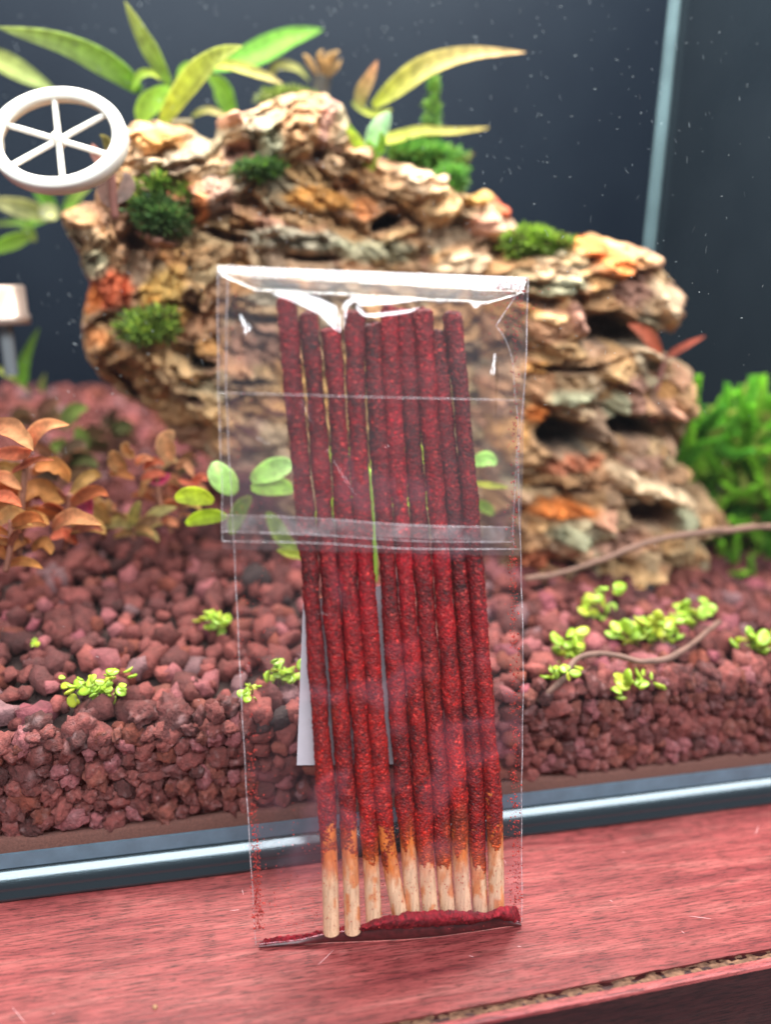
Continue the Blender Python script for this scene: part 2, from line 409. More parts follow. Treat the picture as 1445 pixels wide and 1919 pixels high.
# sandy line at the foot of the glass
n1 = 500; xs = np.linspace(TX0, TX1 - .001, n1); top = .0124 + .0010 * fbm(np.stack([xs * 130, xs * 0, xs * 0], 1), 3)
V = np.stack([np.stack([xs, np.full(n1, .0046), np.full(n1, .0007)], 1), np.stack([xs, np.full(n1, .0046), top - .0006], 1), np.stack([xs, np.full(n1, .0054), top], 1), np.stack([xs, np.full(n1, .0080), top - .001], 1)], 1).reshape(-1, 3)
obj('sand', mesh_np('sand', V, grid_faces(n1, 4)[:, ::-1], np.tile((.13, .05, .038), (len(V), 1))), attr_mat('fine_sand', .95, nscale=1500, bscale=2500), bed, kind='stuff')
def stone_variant(seed, n):
    v, f = ico(n); d = fbm(v * 1.1 + seed * 7.7, 2, seed) * .34
    w1, w2, _, _ = worley(v * 1.9 + seed * 3.1, seed); d = d + (.45 - w1) * .5 + fbm(v * 2.6 + seed * 2, 2, seed + 3) * .30
    if n >= 2: d = d + fbm(v * 4 + seed, 2, seed + 5) * (.42 if n == 2 else .24)
    if n >= 3:
        a1, a2, _, _ = worley(v * 6 + seed, seed + 9); d = d - np.clip(.42 - a1, 0, 1) * .32
    v = v * (1 + d)[:, None] * np.array([1.15, .92, .78]); return v, f
pal = np.array([(.22, .075, .058), (.30, .11, .09), (.17, .06, .05), (.42, .19, .19), (.36, .14, .11), (.26, .085, .045), (.27, .20, .20), (.34, .12, .145), (.12, .045, .038), (.20, .08, .07), (.32, .13, .085), (.05, .04, .038)])
pw = np.array([.19, .15, .14, .09, .12, .09, .06, .05, .06, .08, .06, .012]); pw /= pw.sum(); pal = pal * np.array([.58, .36, .38])
sp = []
for lay in range(2):
    for row, z in enumerate(np.arange(.0145 if lay == 0 else .0125, .0385, .0038)):      # stones pressed against the glass, and a layer behind them
        x = TX0 + .05 + (row % 2) * .003 + lay * .002
        while x < TX1 - .004:
            r = float(np.clip(rng.lognormal(math.log(.0026), .28), .0015, .0042)); x += r * .82
            sp.append((x, .0046 + r * .93 + lay * .0036, z + rng.normal(0, .0009), r)); x += r * .82
step = .0047
for xx in np.arange(TX0 + .02, TX1 - .003, step):
    for yy in np.arange(.0085, TY1 - .004, step):
        x = xx + rng.uniform(-.5, .5) * step; y = yy + rng.uniform(-.5, .5) * step; r = float(np.clip(rng.lognormal(math.log(.0029), .30), .0015, .0050))
        if y < .0046 + r: y = .0046 + r
        z = float(bedz(np.array([x]), np.array([y]))[0]) - rng.uniform(.0, .0028)
        if y > .16 and x > .05: continue
        sp.append((x, y, z, r))
vis = []
for i, (x, y, z, r) in enumerate(sp):
    q = (np.array([x, y, z]) - CAM) @ CR; u = 722 + F * q[0] / q[1]; v = 959 - F * q[2] / q[1]
    if -30 < u < 1475 and not (480 < u < 960 and v > 1000): vis.append((y + .0 * z - r * 2, i))
vis.sort(); near = set(i for _, i in vis[:298])
STONE = attr_mat('lava_stone', .85, nscale=2.4, namt=.5, bscale=5.5, bamt=.9, bdist=.0009)
hi = [stone_variant(k, 3) for k in range(14)]; hm = []
for k, (v, f) in enumerate(hi):
    row = []
    for c in range(3):
        col = pal[rng.choice(len(pal), p=pw)]
        nz = fbm(v * 3 + k, 3, c)[:, None]; cc = col * (1 + .45 * nz) + np.clip(fbm(v * 2.2 + 5 * c, 2, 3)[:, None] - .2, 0, 1) * np.array([.25, .18, .18])
        row.append(mesh_np('stone', v, f, np.clip(cc, .01, 1)))
    hm.append(row)
mid = [stone_variant(k + 20, 2) for k in range(12)]; low = [stone_variant(k + 40, 1) for k in range(12)]
mids = MB()
def rmat(tiltmax=3.14):
    return np.array(Matrix.Rotation(rng.uniform(0, 6.28), 3, 'Z') @ Matrix.Rotation(rng.uniform(-tiltmax, tiltmax), 3, 'X') @ Matrix.Rotation(rng.uniform(0, 6.28), 3, 'Y'))
for i, (x, y, z, r) in enumerate(sp):
    if i in near:
        o = obj('stone', hm[rng.integers(14)][rng.integers(3)], STONE, bed)
        o.location = (x, y, z); o.scale = (r, r, r); o.rotation_euler = tuple(rng.uniform(0, 6.28, 3))
    else:
        vv, ff = (mid if y < .12 else low)[rng.integers(12)]
        v = vv @ rmat().T * r; v = v + np.array([x, y, z]); lim = .0044
        v[:, 1] = np.maximum(v[:, 1], lim)
        col = pal[rng.choice(len(pal), p=pw)] * rng.uniform(.8, 1.2)
        mids.add(v, ff, col)
obj('gravel', mids.mesh('gravel'), GRAV, bed, kind='stuff')

# ================================================================== rocks
CC = dict(cream=(.56, .37, .20), tan=(.38, .22, .11), ochre=(.50, .24, .05), orange=(.60, .19, .04), brown=(.15, .08, .055), pinkb=(.30, .16, .13), grey=(.33, .31, .25),
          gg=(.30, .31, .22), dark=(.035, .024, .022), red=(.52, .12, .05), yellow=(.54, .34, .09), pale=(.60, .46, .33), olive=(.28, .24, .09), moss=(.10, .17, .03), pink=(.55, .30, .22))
def poly_sdf(px, py, poly):
    P = np.array(poly, float); d = np.full(px.shape, 1e9); inside = np.zeros(px.shape, bool)
    for a, b in zip(P, np.roll(P, -1, 0)):
        e = b - a; wx, wy = px - a[0], py - a[1]; t = np.clip((wx * e[0] + wy * e[1]) / (e @ e), 0, 1)
        d = np.minimum(d, np.hypot(wx - t * e[0], wy - t * e[1]))
        c = ((a[1] <= py) != (b[1] <= py)); xi = a[0] + (py - a[1]) * e[0] / (e[1] if e[1] else 1e-9); inside ^= c & (px < xi)
    return np.where(inside, d, -d)
def rock(label, poly, Y0, feats, seed, base, depth=.029, st=2.6):
    P = np.array(poly); x0, y0 = P.min(0) - 8; x1, y1 = P.max(0) + 8
    gx = np.arange(x0, x1, st); gy = np.arange(y0, y1, st); X, Y = np.meshgrid(gx, gy, indexing='ij')
    # map the outline to the rock's own upright plane
    o = atY(0, 0, Y0)
    W = np.array([atY(a, b, Y0) for a, b in ((x0, y0), (x1, y0), (x0, y1), (x1, y1))])
    dr = np.stack([CR[i, 0] * (X - 722.5) / F + CR[i, 1] + CR[i, 2] * (959.5 - Y) / F for i in range(3)], -1)
    t = (Y0 - CAM[1]) / dr[..., 1]; Wp = CAM + dr * t[..., None]
    nzp = np.stack([Wp[..., 0].ravel() * 90, Wp[..., 2].ravel() * 90, 0 * X.ravel()], 1)
    wob = fbm(nzp, 4, seed).reshape(X.shape) * 13 + fbm(nzp * 4, 2, seed + 8).reshape(X.shape) * 4
    sd = poly_sdf(X, Y, poly) + wob
    mask = sd > 0
    pxm = .00019
    r = np.clip(sd / 170, 0, 1); infl = np.sqrt(np.clip(1 - (1 - r) ** 2, 0, 1)) * depth
    x, z = Wp[..., 0].ravel(), Wp[..., 2].ravel()
    wx = x + .005 * fbm(np.stack([x * 70, z * 70, 0 * x + 1], 1), 3, seed + 1); wz = z + .005 * fbm(np.stack([x * 70, z * 70, 0 * x + 2], 1), 3, seed + 2)
    _, _, bid, boff = worley(np.stack([wx * 17, wz * 24, 0 * wx], 1), seed + 77)      # blocks, each with its own bedding angle
    ang = -.55 + 1.5 * bid; lxx, lzz = boff[:, 0] / 17, boff[:, 1] / 24
    ux = lxx * np.cos(ang) + lzz * np.sin(ang) + bid * 37; uz = -lxx * np.sin(ang) + lzz * np.cos(ang) + bid * 11
    h = (bid - .5) * .006; colf = np.zeros((len(x), 3)) + np.array(base)
    names = ['cream', 'tan', 'grey', 'pinkb', 'gg', 'pale', 'tan', 'ochre', 'grey', 'cream', 'pink', 'tan', 'brown']
    for sc_, asp, amp, sd_ in ((58, 1.5, .0050, 11), (125, 1.4, .0030, 12), (260, 1.3, .0021, 13)):
        d1, d2, idd, off = worley(np.stack([ux * sc_ / asp, uz * sc_, 0 * ux], 1), seed + sd_)
        tilt = off[:, 1] * (-.8)        # upper side of each ledge leans back
        hh = (idd - .45) * 1.5 + tilt + (.45 - d1) * .9 - .18 * (1 - sstep(0, .2, d2 - d1))
        h = h + hh * amp
        if sc_ < 200:
            pick = np.array([CC[names[int(q * 12.99)]] for q in (idd * 7.31) % 1.0])
            colf = colf * (.52 if sc_ < 100 else .6) + pick * (.48 if sc_ < 100 else .4)
    h = h + fbm(np.stack([x * 420, z * 420, 0 * x], 1), 4, seed + 4) * .0024
    h = h.reshape(X.shape); col = colf.reshape(X.shape + (3,))
    n2 = fbm(np.stack([x * 330, z * 330, 0 * x], 1), 3, seed + 6).reshape(X.shape)
    # the swollen front face as it stands, so that each feature sits where it is seen on the rock
    Wi = np.stack([Wp[..., 0], Y0 - infl, Wp[..., 2]], -1); qq = (Wi - CAM) @ CR; XE = 722.5 + F * qq[..., 0] / qq[..., 1]; YE = 959.5 - F * qq[..., 2] / qq[..., 1]
    wpx = fbm(np.stack([x * 120, z * 120, 0 * x], 1), 3, seed + 7).reshape(X.shape) * 14; wpy = fbm(np.stack([x * 120, z * 120, 0 * x + 5], 1), 3, seed + 3).reshape(X.shape) * 12
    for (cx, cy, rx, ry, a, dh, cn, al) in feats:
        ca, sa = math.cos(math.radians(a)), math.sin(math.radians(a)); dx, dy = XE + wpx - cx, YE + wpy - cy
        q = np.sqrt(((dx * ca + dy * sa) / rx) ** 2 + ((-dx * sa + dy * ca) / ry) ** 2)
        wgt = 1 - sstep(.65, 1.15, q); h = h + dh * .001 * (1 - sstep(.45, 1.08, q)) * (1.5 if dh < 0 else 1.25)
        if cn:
            k = (wgt * min(1, al * 1.15))[..., None]; col = col * (1 - k) + np.array(CC[cn]) * k  # hollows also get dark and brown colour, painting in their shade
    col = np.clip(col ** 1.05 * np.array([1.06, .95, .82]) * (1.02 + .55 * n2[..., None]), .01, .95)
    edge = sstep(0, 26, sd)
    yf = Y0 - infl - h * edge; yb = Y0 + infl * .8 + .003 * edge
    Vf = np.stack([Wp[..., 0], yf, Wp[..., 2]], -1); Vb = np.stack([Wp[..., 0], yb, Wp[..., 2]], -1)
    # drop masked-out quads; weld the rim by pinching both sheets together there
    nv = X.size; cell = mask[:-1, :-1] & mask[1:, :-1] & mask[:-1, 1:] & mask[1:, 1:]
    idx = np.arange(nv).reshape(X.shape); a, b, c, d = idx[:-1, :-1][cell], idx[1:, :-1][cell], idx[1:, 1:][cell], idx[:-1, 1:][cell]
    Fq = np.vstack([np.stack([a, d, c, b], 1), np.stack([a, b, c, d], 1) + nv])
    used = np.zeros(2 * nv, bool); used[Fq.ravel()] = True; remap = np.cumsum(used) - 1
    V = np.vstack([Vf.reshape(-1, 3), Vb.reshape(-1, 3)])[used]; C = np.vstack([col.reshape(-1, 3)] * 2)[used]
    # rim skirt
    Fq = remap[Fq]; E = np.sort(np.stack([Fq, np.roll(Fq, -1, 1)], -1).reshape(-1, 2), 1)
    o = obj('rock', mesh_np('rock', V, Fq, C), ROCK); tag(o, label, 'rock', 'rocks in the tank'); return o
ROCK = attr_mat('craggy_rock', .78, nscale=260, namt=.35, bscale=520, bamt=.9, bdist=.0012)
poly_L = [(112, 405), (128, 388), (182, 380), (192, 345), (196, 300), (222, 262), (250, 236), (300, 230), (350, 240), (398, 262), (405, 226), (430, 207), (480, 206), (520, 190), (560, 176), (612, 178), (642, 200), (662, 250), (700, 296), (760, 308), (830, 330), (862, 368), (905, 352), (940, 380), (956, 420), (952, 520), (1000, 600), (990, 800), (970, 1090), (880, 1110), (700, 1040), (560, 985), (480, 900), (420, 880), (350, 832), (290, 775), (240, 742), (192, 712), (165, 660), (160, 600), (165, 540), (150, 480), (125, 440)]
F_L = [(150, 410, 45, 25, 10, 3, 'tan', .8), (205, 540, 48, 42, 0, 2, 'red', .9), (178, 560, 22, 30, 0, 1, 'orange', .7), (185, 500, 28, 30, 0, 3, 'gg', .7), (310, 560, 50, 60, 0, 3, 'yellow', .7), (300, 585, 35, 30, 0, 1, 'ochre', .6),
       (185, 640, 26, 28, 0, 2, 'orange', .5), (190, 685, 32, 46, -35, 3, 'tan', .9), (290, 700, 90, 24, 35, 2, 'tan', .6), (335, 688, 55, 22, 15, 4, 'cream', .7), (240, 725, 60, 9, 42, -5, 'brown', .9), (400, 780, 62, 34, 30, 5, 'cream', .8), (420, 835, 45, 26, 40, 4, 'tan', .7),
       (345, 745, 45, 9, 22, -5, 'brown', .9), (378, 685, 30, 14, 10, -7, 'dark', .8), (355, 560, 22, 26, 0, -4, 'brown', .8), (290, 395, 40, 36, 0, -2, 'moss', .9), (330, 360, 42, 24, -10, -1, 'red', .5), (283, 305, 36, 12, 0, 4, 'pale', .8), (300, 268, 62, 18, 8, 2, 'ochre', .6),
       (345, 318, 48, 10, -12, -4, 'brown', .7), (425, 226, 42, 16, -3, 5, 'pink', .8), (458, 292, 42, 30, 0, -6, 'pinkb', .8), (505, 272, 28, 48, 40, 4, 'gg', .8), (560, 240, 52, 52, 0, 3, 'tan', .8), (612, 232, 16, 62, 10, 0, 'pinkb', .8), (600, 290, 16, 20, 0, -4, 'brown', .6),
       (400, 372, 42, 40, 0, 3, 'pinkb', .6), (378, 392, 20, 30, 0, 1, 'orange', .6), (500, 425, 32, 26, 0, 5, 'pink', .8), (455, 410, 30, 26, 0, 1, 'tan', .6), (600, 372, 90, 20, 5, 2, 'ochre', .75), (560, 405, 60, 18, 0, 1, 'cream', .6), (700, 350, 48, 40, 0, -1, 'tan', .7), (690, 385, 30, 25, 0, 0, 'orange', .5),
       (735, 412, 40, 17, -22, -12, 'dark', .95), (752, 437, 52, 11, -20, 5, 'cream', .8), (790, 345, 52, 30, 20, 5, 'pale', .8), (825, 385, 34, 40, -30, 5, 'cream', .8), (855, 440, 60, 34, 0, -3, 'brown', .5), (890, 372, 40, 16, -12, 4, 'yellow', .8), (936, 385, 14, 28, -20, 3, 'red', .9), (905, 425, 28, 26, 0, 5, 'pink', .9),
       (930, 440, 25, 20, 0, 5, 'pale', .8), (560, 452, 120, 26, 5, 4, 'grey', .8), (420, 440, 60, 12, 12, -5, 'brown', .8), (400, 480, 60, 22, 0, 2, 'tan', .6), (700, 470, 100, 30, 0, 2, 'gg', .7), (870, 500, 78, 26, 0, 4, 'pale', .8), (590, 488, 60, 8, 0, -6, 'brown', .9), (290, 445, 50, 10, 24, 4, 'pinkb', .8),
       (255, 455, 40, 16, 20, -3, 'brown', .7), (480, 650, 60, 40, 0, 0, 'pinkb', .7), (480, 600, 60, 10, 5, -4, 'brown', .7), (480, 760, 60, 30, 0, 2, 'tan', .7), (470, 720, 50, 9, 5, -5, 'brown', .8), (500, 560, 50, 16, 0, 2, 'grey', .7), (700, 750, 200, 110, 0, 0, 'yellow', .4), (930, 650, 50, 30, 0, 0, 'tan', .6), (930, 720, 50, 24, 0, 3, 'cream', .6), (925, 820, 50, 30, 0, 0, 'olive', .4)]
poly_R = [(925, 480), (965, 458), (1040, 452), (1100, 440), (1180, 462), (1215, 498), (1250, 540), (1262, 592), (1252, 628), (1222, 612), (1206, 640), (1240, 662), (1276, 684), (1268, 720), (1288, 765), (1248, 800), (1262, 850), (1266, 880), (1300, 902), (1326, 950), (1328, 978), (1290, 1005), (1310, 1040), (1270, 1078), (1150, 1130), (1050, 1135), (980, 1130), (900, 1110), (880, 480)]
F_R = [(1100, 466, 52, 22, 10, 4, 'orange', .85), (1145, 500, 42, 28, 0, 3, 'orange', .8), (1195, 540, 42, 46, 40, 2, 'pinkb', .8), (1240, 560, 13, 60, -20, 4, 'pale', .9), (1165, 470, 50, 10, 20, 2, 'cream', .7), (1050, 540, 52, 22, -10, 3, 'gg', .8), (1010, 565, 50, 14, 0, -4, 'brown', .8), (1020, 595, 40, 12, 0, 3, 'cream', .7),
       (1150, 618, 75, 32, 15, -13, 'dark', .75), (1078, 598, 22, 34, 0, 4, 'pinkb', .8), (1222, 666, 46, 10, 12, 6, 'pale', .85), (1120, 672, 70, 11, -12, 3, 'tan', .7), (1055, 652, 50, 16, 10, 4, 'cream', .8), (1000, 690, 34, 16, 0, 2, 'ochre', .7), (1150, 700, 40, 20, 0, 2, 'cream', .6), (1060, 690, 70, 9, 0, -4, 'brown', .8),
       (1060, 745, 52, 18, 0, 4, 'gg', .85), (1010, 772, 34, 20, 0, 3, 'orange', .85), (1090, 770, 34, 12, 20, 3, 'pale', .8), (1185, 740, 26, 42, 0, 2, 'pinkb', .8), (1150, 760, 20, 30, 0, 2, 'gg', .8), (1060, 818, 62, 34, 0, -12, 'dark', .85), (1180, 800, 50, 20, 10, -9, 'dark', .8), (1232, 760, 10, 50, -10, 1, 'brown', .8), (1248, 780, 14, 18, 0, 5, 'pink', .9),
       (1080, 868, 62, 18, -10, 2, 'red', .5), (1200, 862, 40, 16, 0, 2, 'pinkb', .7), (1180, 905, 64, 26, 32, 5, 'pale', .9), (1250, 925, 62, 22, 25, 6, 'pale', .9), (1272, 975, 38, 24, 0, 3, 'gg', .9), (1040, 900, 60, 16, -5, 4, 'tan', .8), (1045, 950, 76, 14, 0, 3, 'orange', .85), (1070, 920, 60, 8, 0, -4, 'brown', .8), (1060, 990, 46, 18, 10, 3, 'gg', .85),
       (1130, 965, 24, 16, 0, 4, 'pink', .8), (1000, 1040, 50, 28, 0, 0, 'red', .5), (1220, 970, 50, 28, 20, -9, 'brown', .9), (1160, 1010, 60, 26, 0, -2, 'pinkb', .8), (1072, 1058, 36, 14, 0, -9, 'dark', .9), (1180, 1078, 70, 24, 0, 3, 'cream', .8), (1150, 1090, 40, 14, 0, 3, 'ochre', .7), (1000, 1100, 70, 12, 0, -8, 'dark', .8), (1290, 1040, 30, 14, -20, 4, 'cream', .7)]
rock('large craggy tan and grey rock rising highest in the tank, behind the clear packet', poly_L, .125, F_L, 3, CC['tan'])
rock('smaller craggy rock with an orange top standing right of the clear packet', poly_R, .100, F_R, 31, CC['tan'])

# ================================================================== plants
LEAF = attr_mat('leaf', .55, .5, nscale=330, namt=.42, bscale=500, bamt=.25, spec=.12)
MOSS = attr_mat('moss', .7, .35, nscale=500, namt=.3, bamt=0)
STEM = attr_mat('stem', .7, nscale=200, bscale=600)
def leaf_mesh(P, wid, roll=0, c0=(.2, .4, .05), c1=None, cup=.18, shape='lance', wave=0, nu=18, nv=5):
    P = catmull(P, nu); T, S, Nn = frames(P); t = np.linspace(0, 1, nu)
    if shape == 'lance': prof = np.sin(np.pi * np.clip(t * .93 + .07, 0, 1)) ** .8 * (1 - .15 * t)
    elif shape == 'round': prof = np.sin(np.pi * np.clip(t * .96 + .02, 0, 1)) ** .55
    else: prof = np.minimum(1, t * 5 + .25) * (1 - t ** 3 * .9)
    prof = prof * (1 + wave * np.sin(t * 17)); v = np.linspace(-1, 1, nv)
    cr, sr = math.cos(roll), math.sin(roll); A = S * cr + Nn * sr; B = -S * sr + Nn * cr
    V = P[:, None] + wid * .5 * prof[:, None, None] * v[None, :, None] * A[:, None] + wid * cup * prof[:, None, None] * (np.abs(v) ** 1.5)[None, :, None] * B[:, None]
    c1 = c1 if c1 is not None else c0
    c = np.array(c0)[None] * (1 - t[:, None]) + np.array(c1)[None] * t[:, None]; C = np.repeat(c[:, None], nv, 1) * (1 + .18 * (np.abs(v) < .3))[None, :, None]
    # two skins so that the blade has thickness
    V = V.reshape(-1, 3); th = np.repeat(B[:, None], nv, 1).reshape(-1, 3) * .00012
    Q = grid_faces(nu, nv); Q2 = Q[:, ::-1] + len(V)
    return np.vstack([V - th, V + th]), np.vstack([Q, Q2]), np.vstack([C.reshape(-1, 3)] * 2)
def leaf_px(parent, pts, Y, wpx, roll=.3, name='leaf', **k):
    Ys = Y if isinstance(Y, (list, tuple)) else [Y] * len(pts)
    Ys = np.interp(np.linspace(0, 1, len(pts)), np.linspace(0, 1, len(Ys)), Ys)
    P = [atY(a, b, y) for (a, b), y in zip(pts, Ys)]; sc_ = np.linalg.norm(P[len(P) // 2] - CAM) / F
    V, Q, C = leaf_mesh(P, wpx * sc_ / max(.35, math.cos(roll)), roll, **k)
    loc = parent.location if parent.parent is None else Vector((0, 0, 0))
    o = obj(name, mesh_np(name, V - np.array(parent.location), Q, C), LEAF, parent); return o
G1, G2, YG, OL, TN = (.16, .34, .04), (.28, .48, .06), (.50, .55, .08), (.26, .28, .07), (.52, .40, .20)
def plant(label, px, py, Y, cat='plant', name='aquarium_plant', group=None): return thing(name, label, cat, tuple(atY(px, py, Y)), group)
def stem(parent, pts, Y, rpx, col=(.2, .3, .05)):
    Ys = Y if isinstance(Y, (list, tuple)) else [Y] * len(pts); Ys = np.interp(np.linspace(0, 1, len(pts)), np.linspace(0, 1, len(Ys)), Ys)
    P = catmull([atY(a, b, y) for (a, b), y in zip(pts, Ys)], 24); sc_ = np.linalg.norm(P[0] - CAM) / F
    V, Q = tube(P - np.array(parent.location), rpx * sc_, 7); V, Q = tri(V, Q)
    return obj('stem', mesh_np('stem', V, Q, np.tile(col, (len(V), 1))), STEM, parent)
# A: long leaved plant on top of the left rock
p = plant('tall plant with long green strap leaves on top of the big rock, upper left', 300, 232, .135)
for pts, Y, wd, c0, c1, rl in [
    ([(262, 170), (215, 130), (120, 82), (-10, 50)], [.135, .12], 34, G1, (.34, .40, .14), .5),
    ([(318, 160), (290, 110), (262, 60), (232, 0)], [.13, .12], 26, (.22, .36, .06), (.34, .36, .12), .3),
    ([(300, 236), (350, 165), (400, 115), (455, 85)], [.125, .10], 42, YG, (.42, .46, .14), .2),
    ([(395, 130), (470, 110), (540, 75), (604, 55)], [.15, .17], 42, (.16, .38, .05), G1, .3),
    ([(262, 230), (275, 205), (300, 180), (318, 160)], [.125, .125], 38, (.34, .50, .06), G2, .2),
    ([(400, 122), (440, 125), (490, 142), (530, 157)], [.125, .12], 22, YG, (.52, .42, .20), .2),
    ([(440, 230), (425, 190), (412, 160), (385, 140)], [.15, .15], 30, G1, G2, .4),
    ([(248, 170), (262, 142), (285, 138), (300, 150)], [.13, .13], 14, G2, YG, .2),
    ([(500, 150), (520, 125), (555, 130), (580, 152)], [.16, .16], 18, (.45, .38, .15), OL, .4),
    ([(330, 160), (345, 130), (365, 128), (380, 145)], [.14, .14], 16, G2, G2, .2),
    ([(360, 218), (385, 208), (410, 214), (430, 225)], [.14, .13], 14, OL, TN, .2)]:
    leaf_px(p, pts, Y, wd, rl, c0=c0, c1=c1, wave=.03)
stem(p, [(262, 240), (300, 234), (360, 232)], .13, 7, (.16, .12, .05))
# B: curly sprig
p = plant('small curled tan sprig on a dark stub at the top of the big rock', 603, 178, .14)
for pts in ([(598, 150), (585, 125), (573, 108), (568, 102)], [(604, 145), (602, 120), (598, 105), (606, 92)], [(612, 140), (622, 115), (628, 100), (636, 98)], [(610, 150), (622, 135), (632, 125), (640, 110)], [(606, 145), (615, 128), (612, 110), (620, 96)]):
    leaf_px(p, pts, [.14, .135], 11, .2, c0=(.3, .18, .08), c1=(.62, .44, .22))
stem(p, [(600, 178), (602, 160), (605, 145)], .14, 14, (.05, .04, .03))
# C: plant right of centre on top
p = plant('light green plant with one long tan leaf reaching right above the big rock', 692, 300, .11)
for pts, Y, wd, c0, c1, rl, sh in [
    ([(700, 200), (745, 165), (800, 128), (880, 104), (988, 98)], [.12, .10], 40, YG, (.66, .46, .24), .3, 'lance'),
    ([(678, 205), (676, 180), (692, 148), (708, 112)], [.12, .12], 24, OL, (.60, .30, .16), .2, 'lance'),
    ([(690, 268), (735, 262), (790, 248), (850, 248), (915, 240)], [.11, .12], 22, YG, (.45, .36, .12), .5, 'strap'),
    ([(692, 300), (672, 272), (655, 248), (640, 218)], [.11, .11], 20, YG, G2, .3, 'lance'),
    ([(694, 300), (700, 262), (715, 235), (730, 212)], [.108, .10], 32, (.4, .6, .3), (.62, .85, .62), .1, 'round'),
    ([(694, 302), (678, 285), (662, 262), (648, 240)], [.108, .10], 18, G2, YG, .2, 'lance'),
    ([(700, 300), (712, 282), (716, 262), (712, 245)], [.105, .10], 16, G2, G2, .2, 'lance'),
    ([(696, 322), (692, 300), (694, 280), (690, 262)], [.105, .105], 24, YG, G2, .2, 'strap'),
    ([(660, 190), (672, 202), (700, 215), (735, 205)], [.13, .13], 14, OL, YG, .2, 'lance')]:
    leaf_px(p, pts, Y, wd, rl, c0=c0, c1=c1, shape=sh)
# D: dark reddish slender plant in front of the ring
p = plant('reddish stem plant with small pale leaves in front of the white ring', 205, 400, .085)
stem(p, [(215, 410), (210, 350), (205, 300), (208, 280)], .085, 7, (.22, .08, .06))
for pts, wd, c in [([(206, 320), (190, 300), (178, 285), (172, 268)], 22, (.5, .25, .2)), ([(208, 310), (220, 290), (232, 272), (244, 262)], 22, (.5, .36, .32)), ([(208, 300), (205, 280), (198, 262), (186, 252)], 16, (.28, .24, .08)), ([(212, 300), (214, 280), (222, 268), (240, 262)], 14, (.25, .2, .08)), ([(214, 390), (200, 370), (196, 350), (204, 330)], 24, (.34, .2, .16)), ([(216, 380), (236, 360), (240, 340), (232, 322)], 26, (.4, .28, .24))]:
    leaf_px(p, pts, .085, wd, .2, c0=c, c1=c)
# E: left mid plant behind
p = plant('green plant with a pale yellow leaf left of the big rock, below the white ring', 105, 415, .16)
for pts, Y, wd, c0, c1 in [([(100, 408), (60, 395), (20, 385), (-30, 372)], .16, 30, OL, (.55, .52, .26)), ([(108, 408), (92, 380), (75, 362), (60, 345)], .17, 22, G1, G1), ([(120, 400), (135, 380), (150, 362), (170, 350)], .17, 22, G1, OL),
                       ([(60, 440), (30, 450), (0, 462), (-40, 478)], .15, 24, (.24, .36, .05), G2), ([(66, 452), (58, 440), (52, 425), (60, 410)], .15, 18, OL, G1), ([(-10, 420), (30, 418), (60, 420), (110, 402)], .18, 12, (.10, .13, .03), G1)]:
    leaf_px(p, pts, Y, wd, .3, c0=c0, c1=c1)
leaf_px(p, [(78, 408), (86, 400), (96, 400), (106, 410)], .15, 26, .1, c0=(.6, .6, .35), c1=(.5, .5, .22), shape='round')
p = plant('single thick green shoot beside the pale filter inlet at the left', 45, 715, .15)
leaf_px(p, [(42, 722), (44, 690), (52, 660), (72, 615)], .15, 20, .2, c0=(.22, .46, .05), c1=(.10, .16, .03), shape='strap')
leaf_px(p, [(-10, 690), (15, 700), (35, 715), (55, 735)], .15, 14, .2, c0=OL, c1=OL, shape='strap')
leaf_px(p, [(80, 735), (78, 725), (80, 712), (84, 700)], .17, 10, .2, c0=OL, c1=OL, shape='strap')
p = plant('long pale green leaf hanging at the far upper left beside the ring', 0, 120, .17)
leaf_px(p, [(-40, 100), (0, 118), (50, 145), (105, 172)], .17, 38, .3, c0=OL, c1=(.24, .30, .10))
# F: red sprout
p = plant('red two leaved sprout on a brown stem at the right edge of the rock', 1235, 780, .075)
for pts, wd, c0, c1, sh in [([(1238, 668), (1222, 640), (1202, 620), (1176, 606)], 26, (.45, .10, .05), (.75, .24, .14), 'lance'), ([(1250, 668), (1272, 655), (1296, 642), (1322, 630)], 13, (.42, .10, .06), (.60, .16, .10), 'strap'), ([(1262, 735), (1282, 728), (1300, 745), (1306, 770)], 12, (.40, .22, .10), (.45, .30, .16), 'lance'), ([(1240, 720), (1222, 705), (1200, 690), (1170, 700)], 12, (.3, .12, .08), (.4, .2, .1), 'lance')]:
    leaf_px(p, pts, .075, wd, .2, c0=c0, c1=c1, shape=sh)
stem(p, [(1244, 664), (1238, 700), (1226, 740), (1222, 790)], .075, 7, (.22, .08, .06))
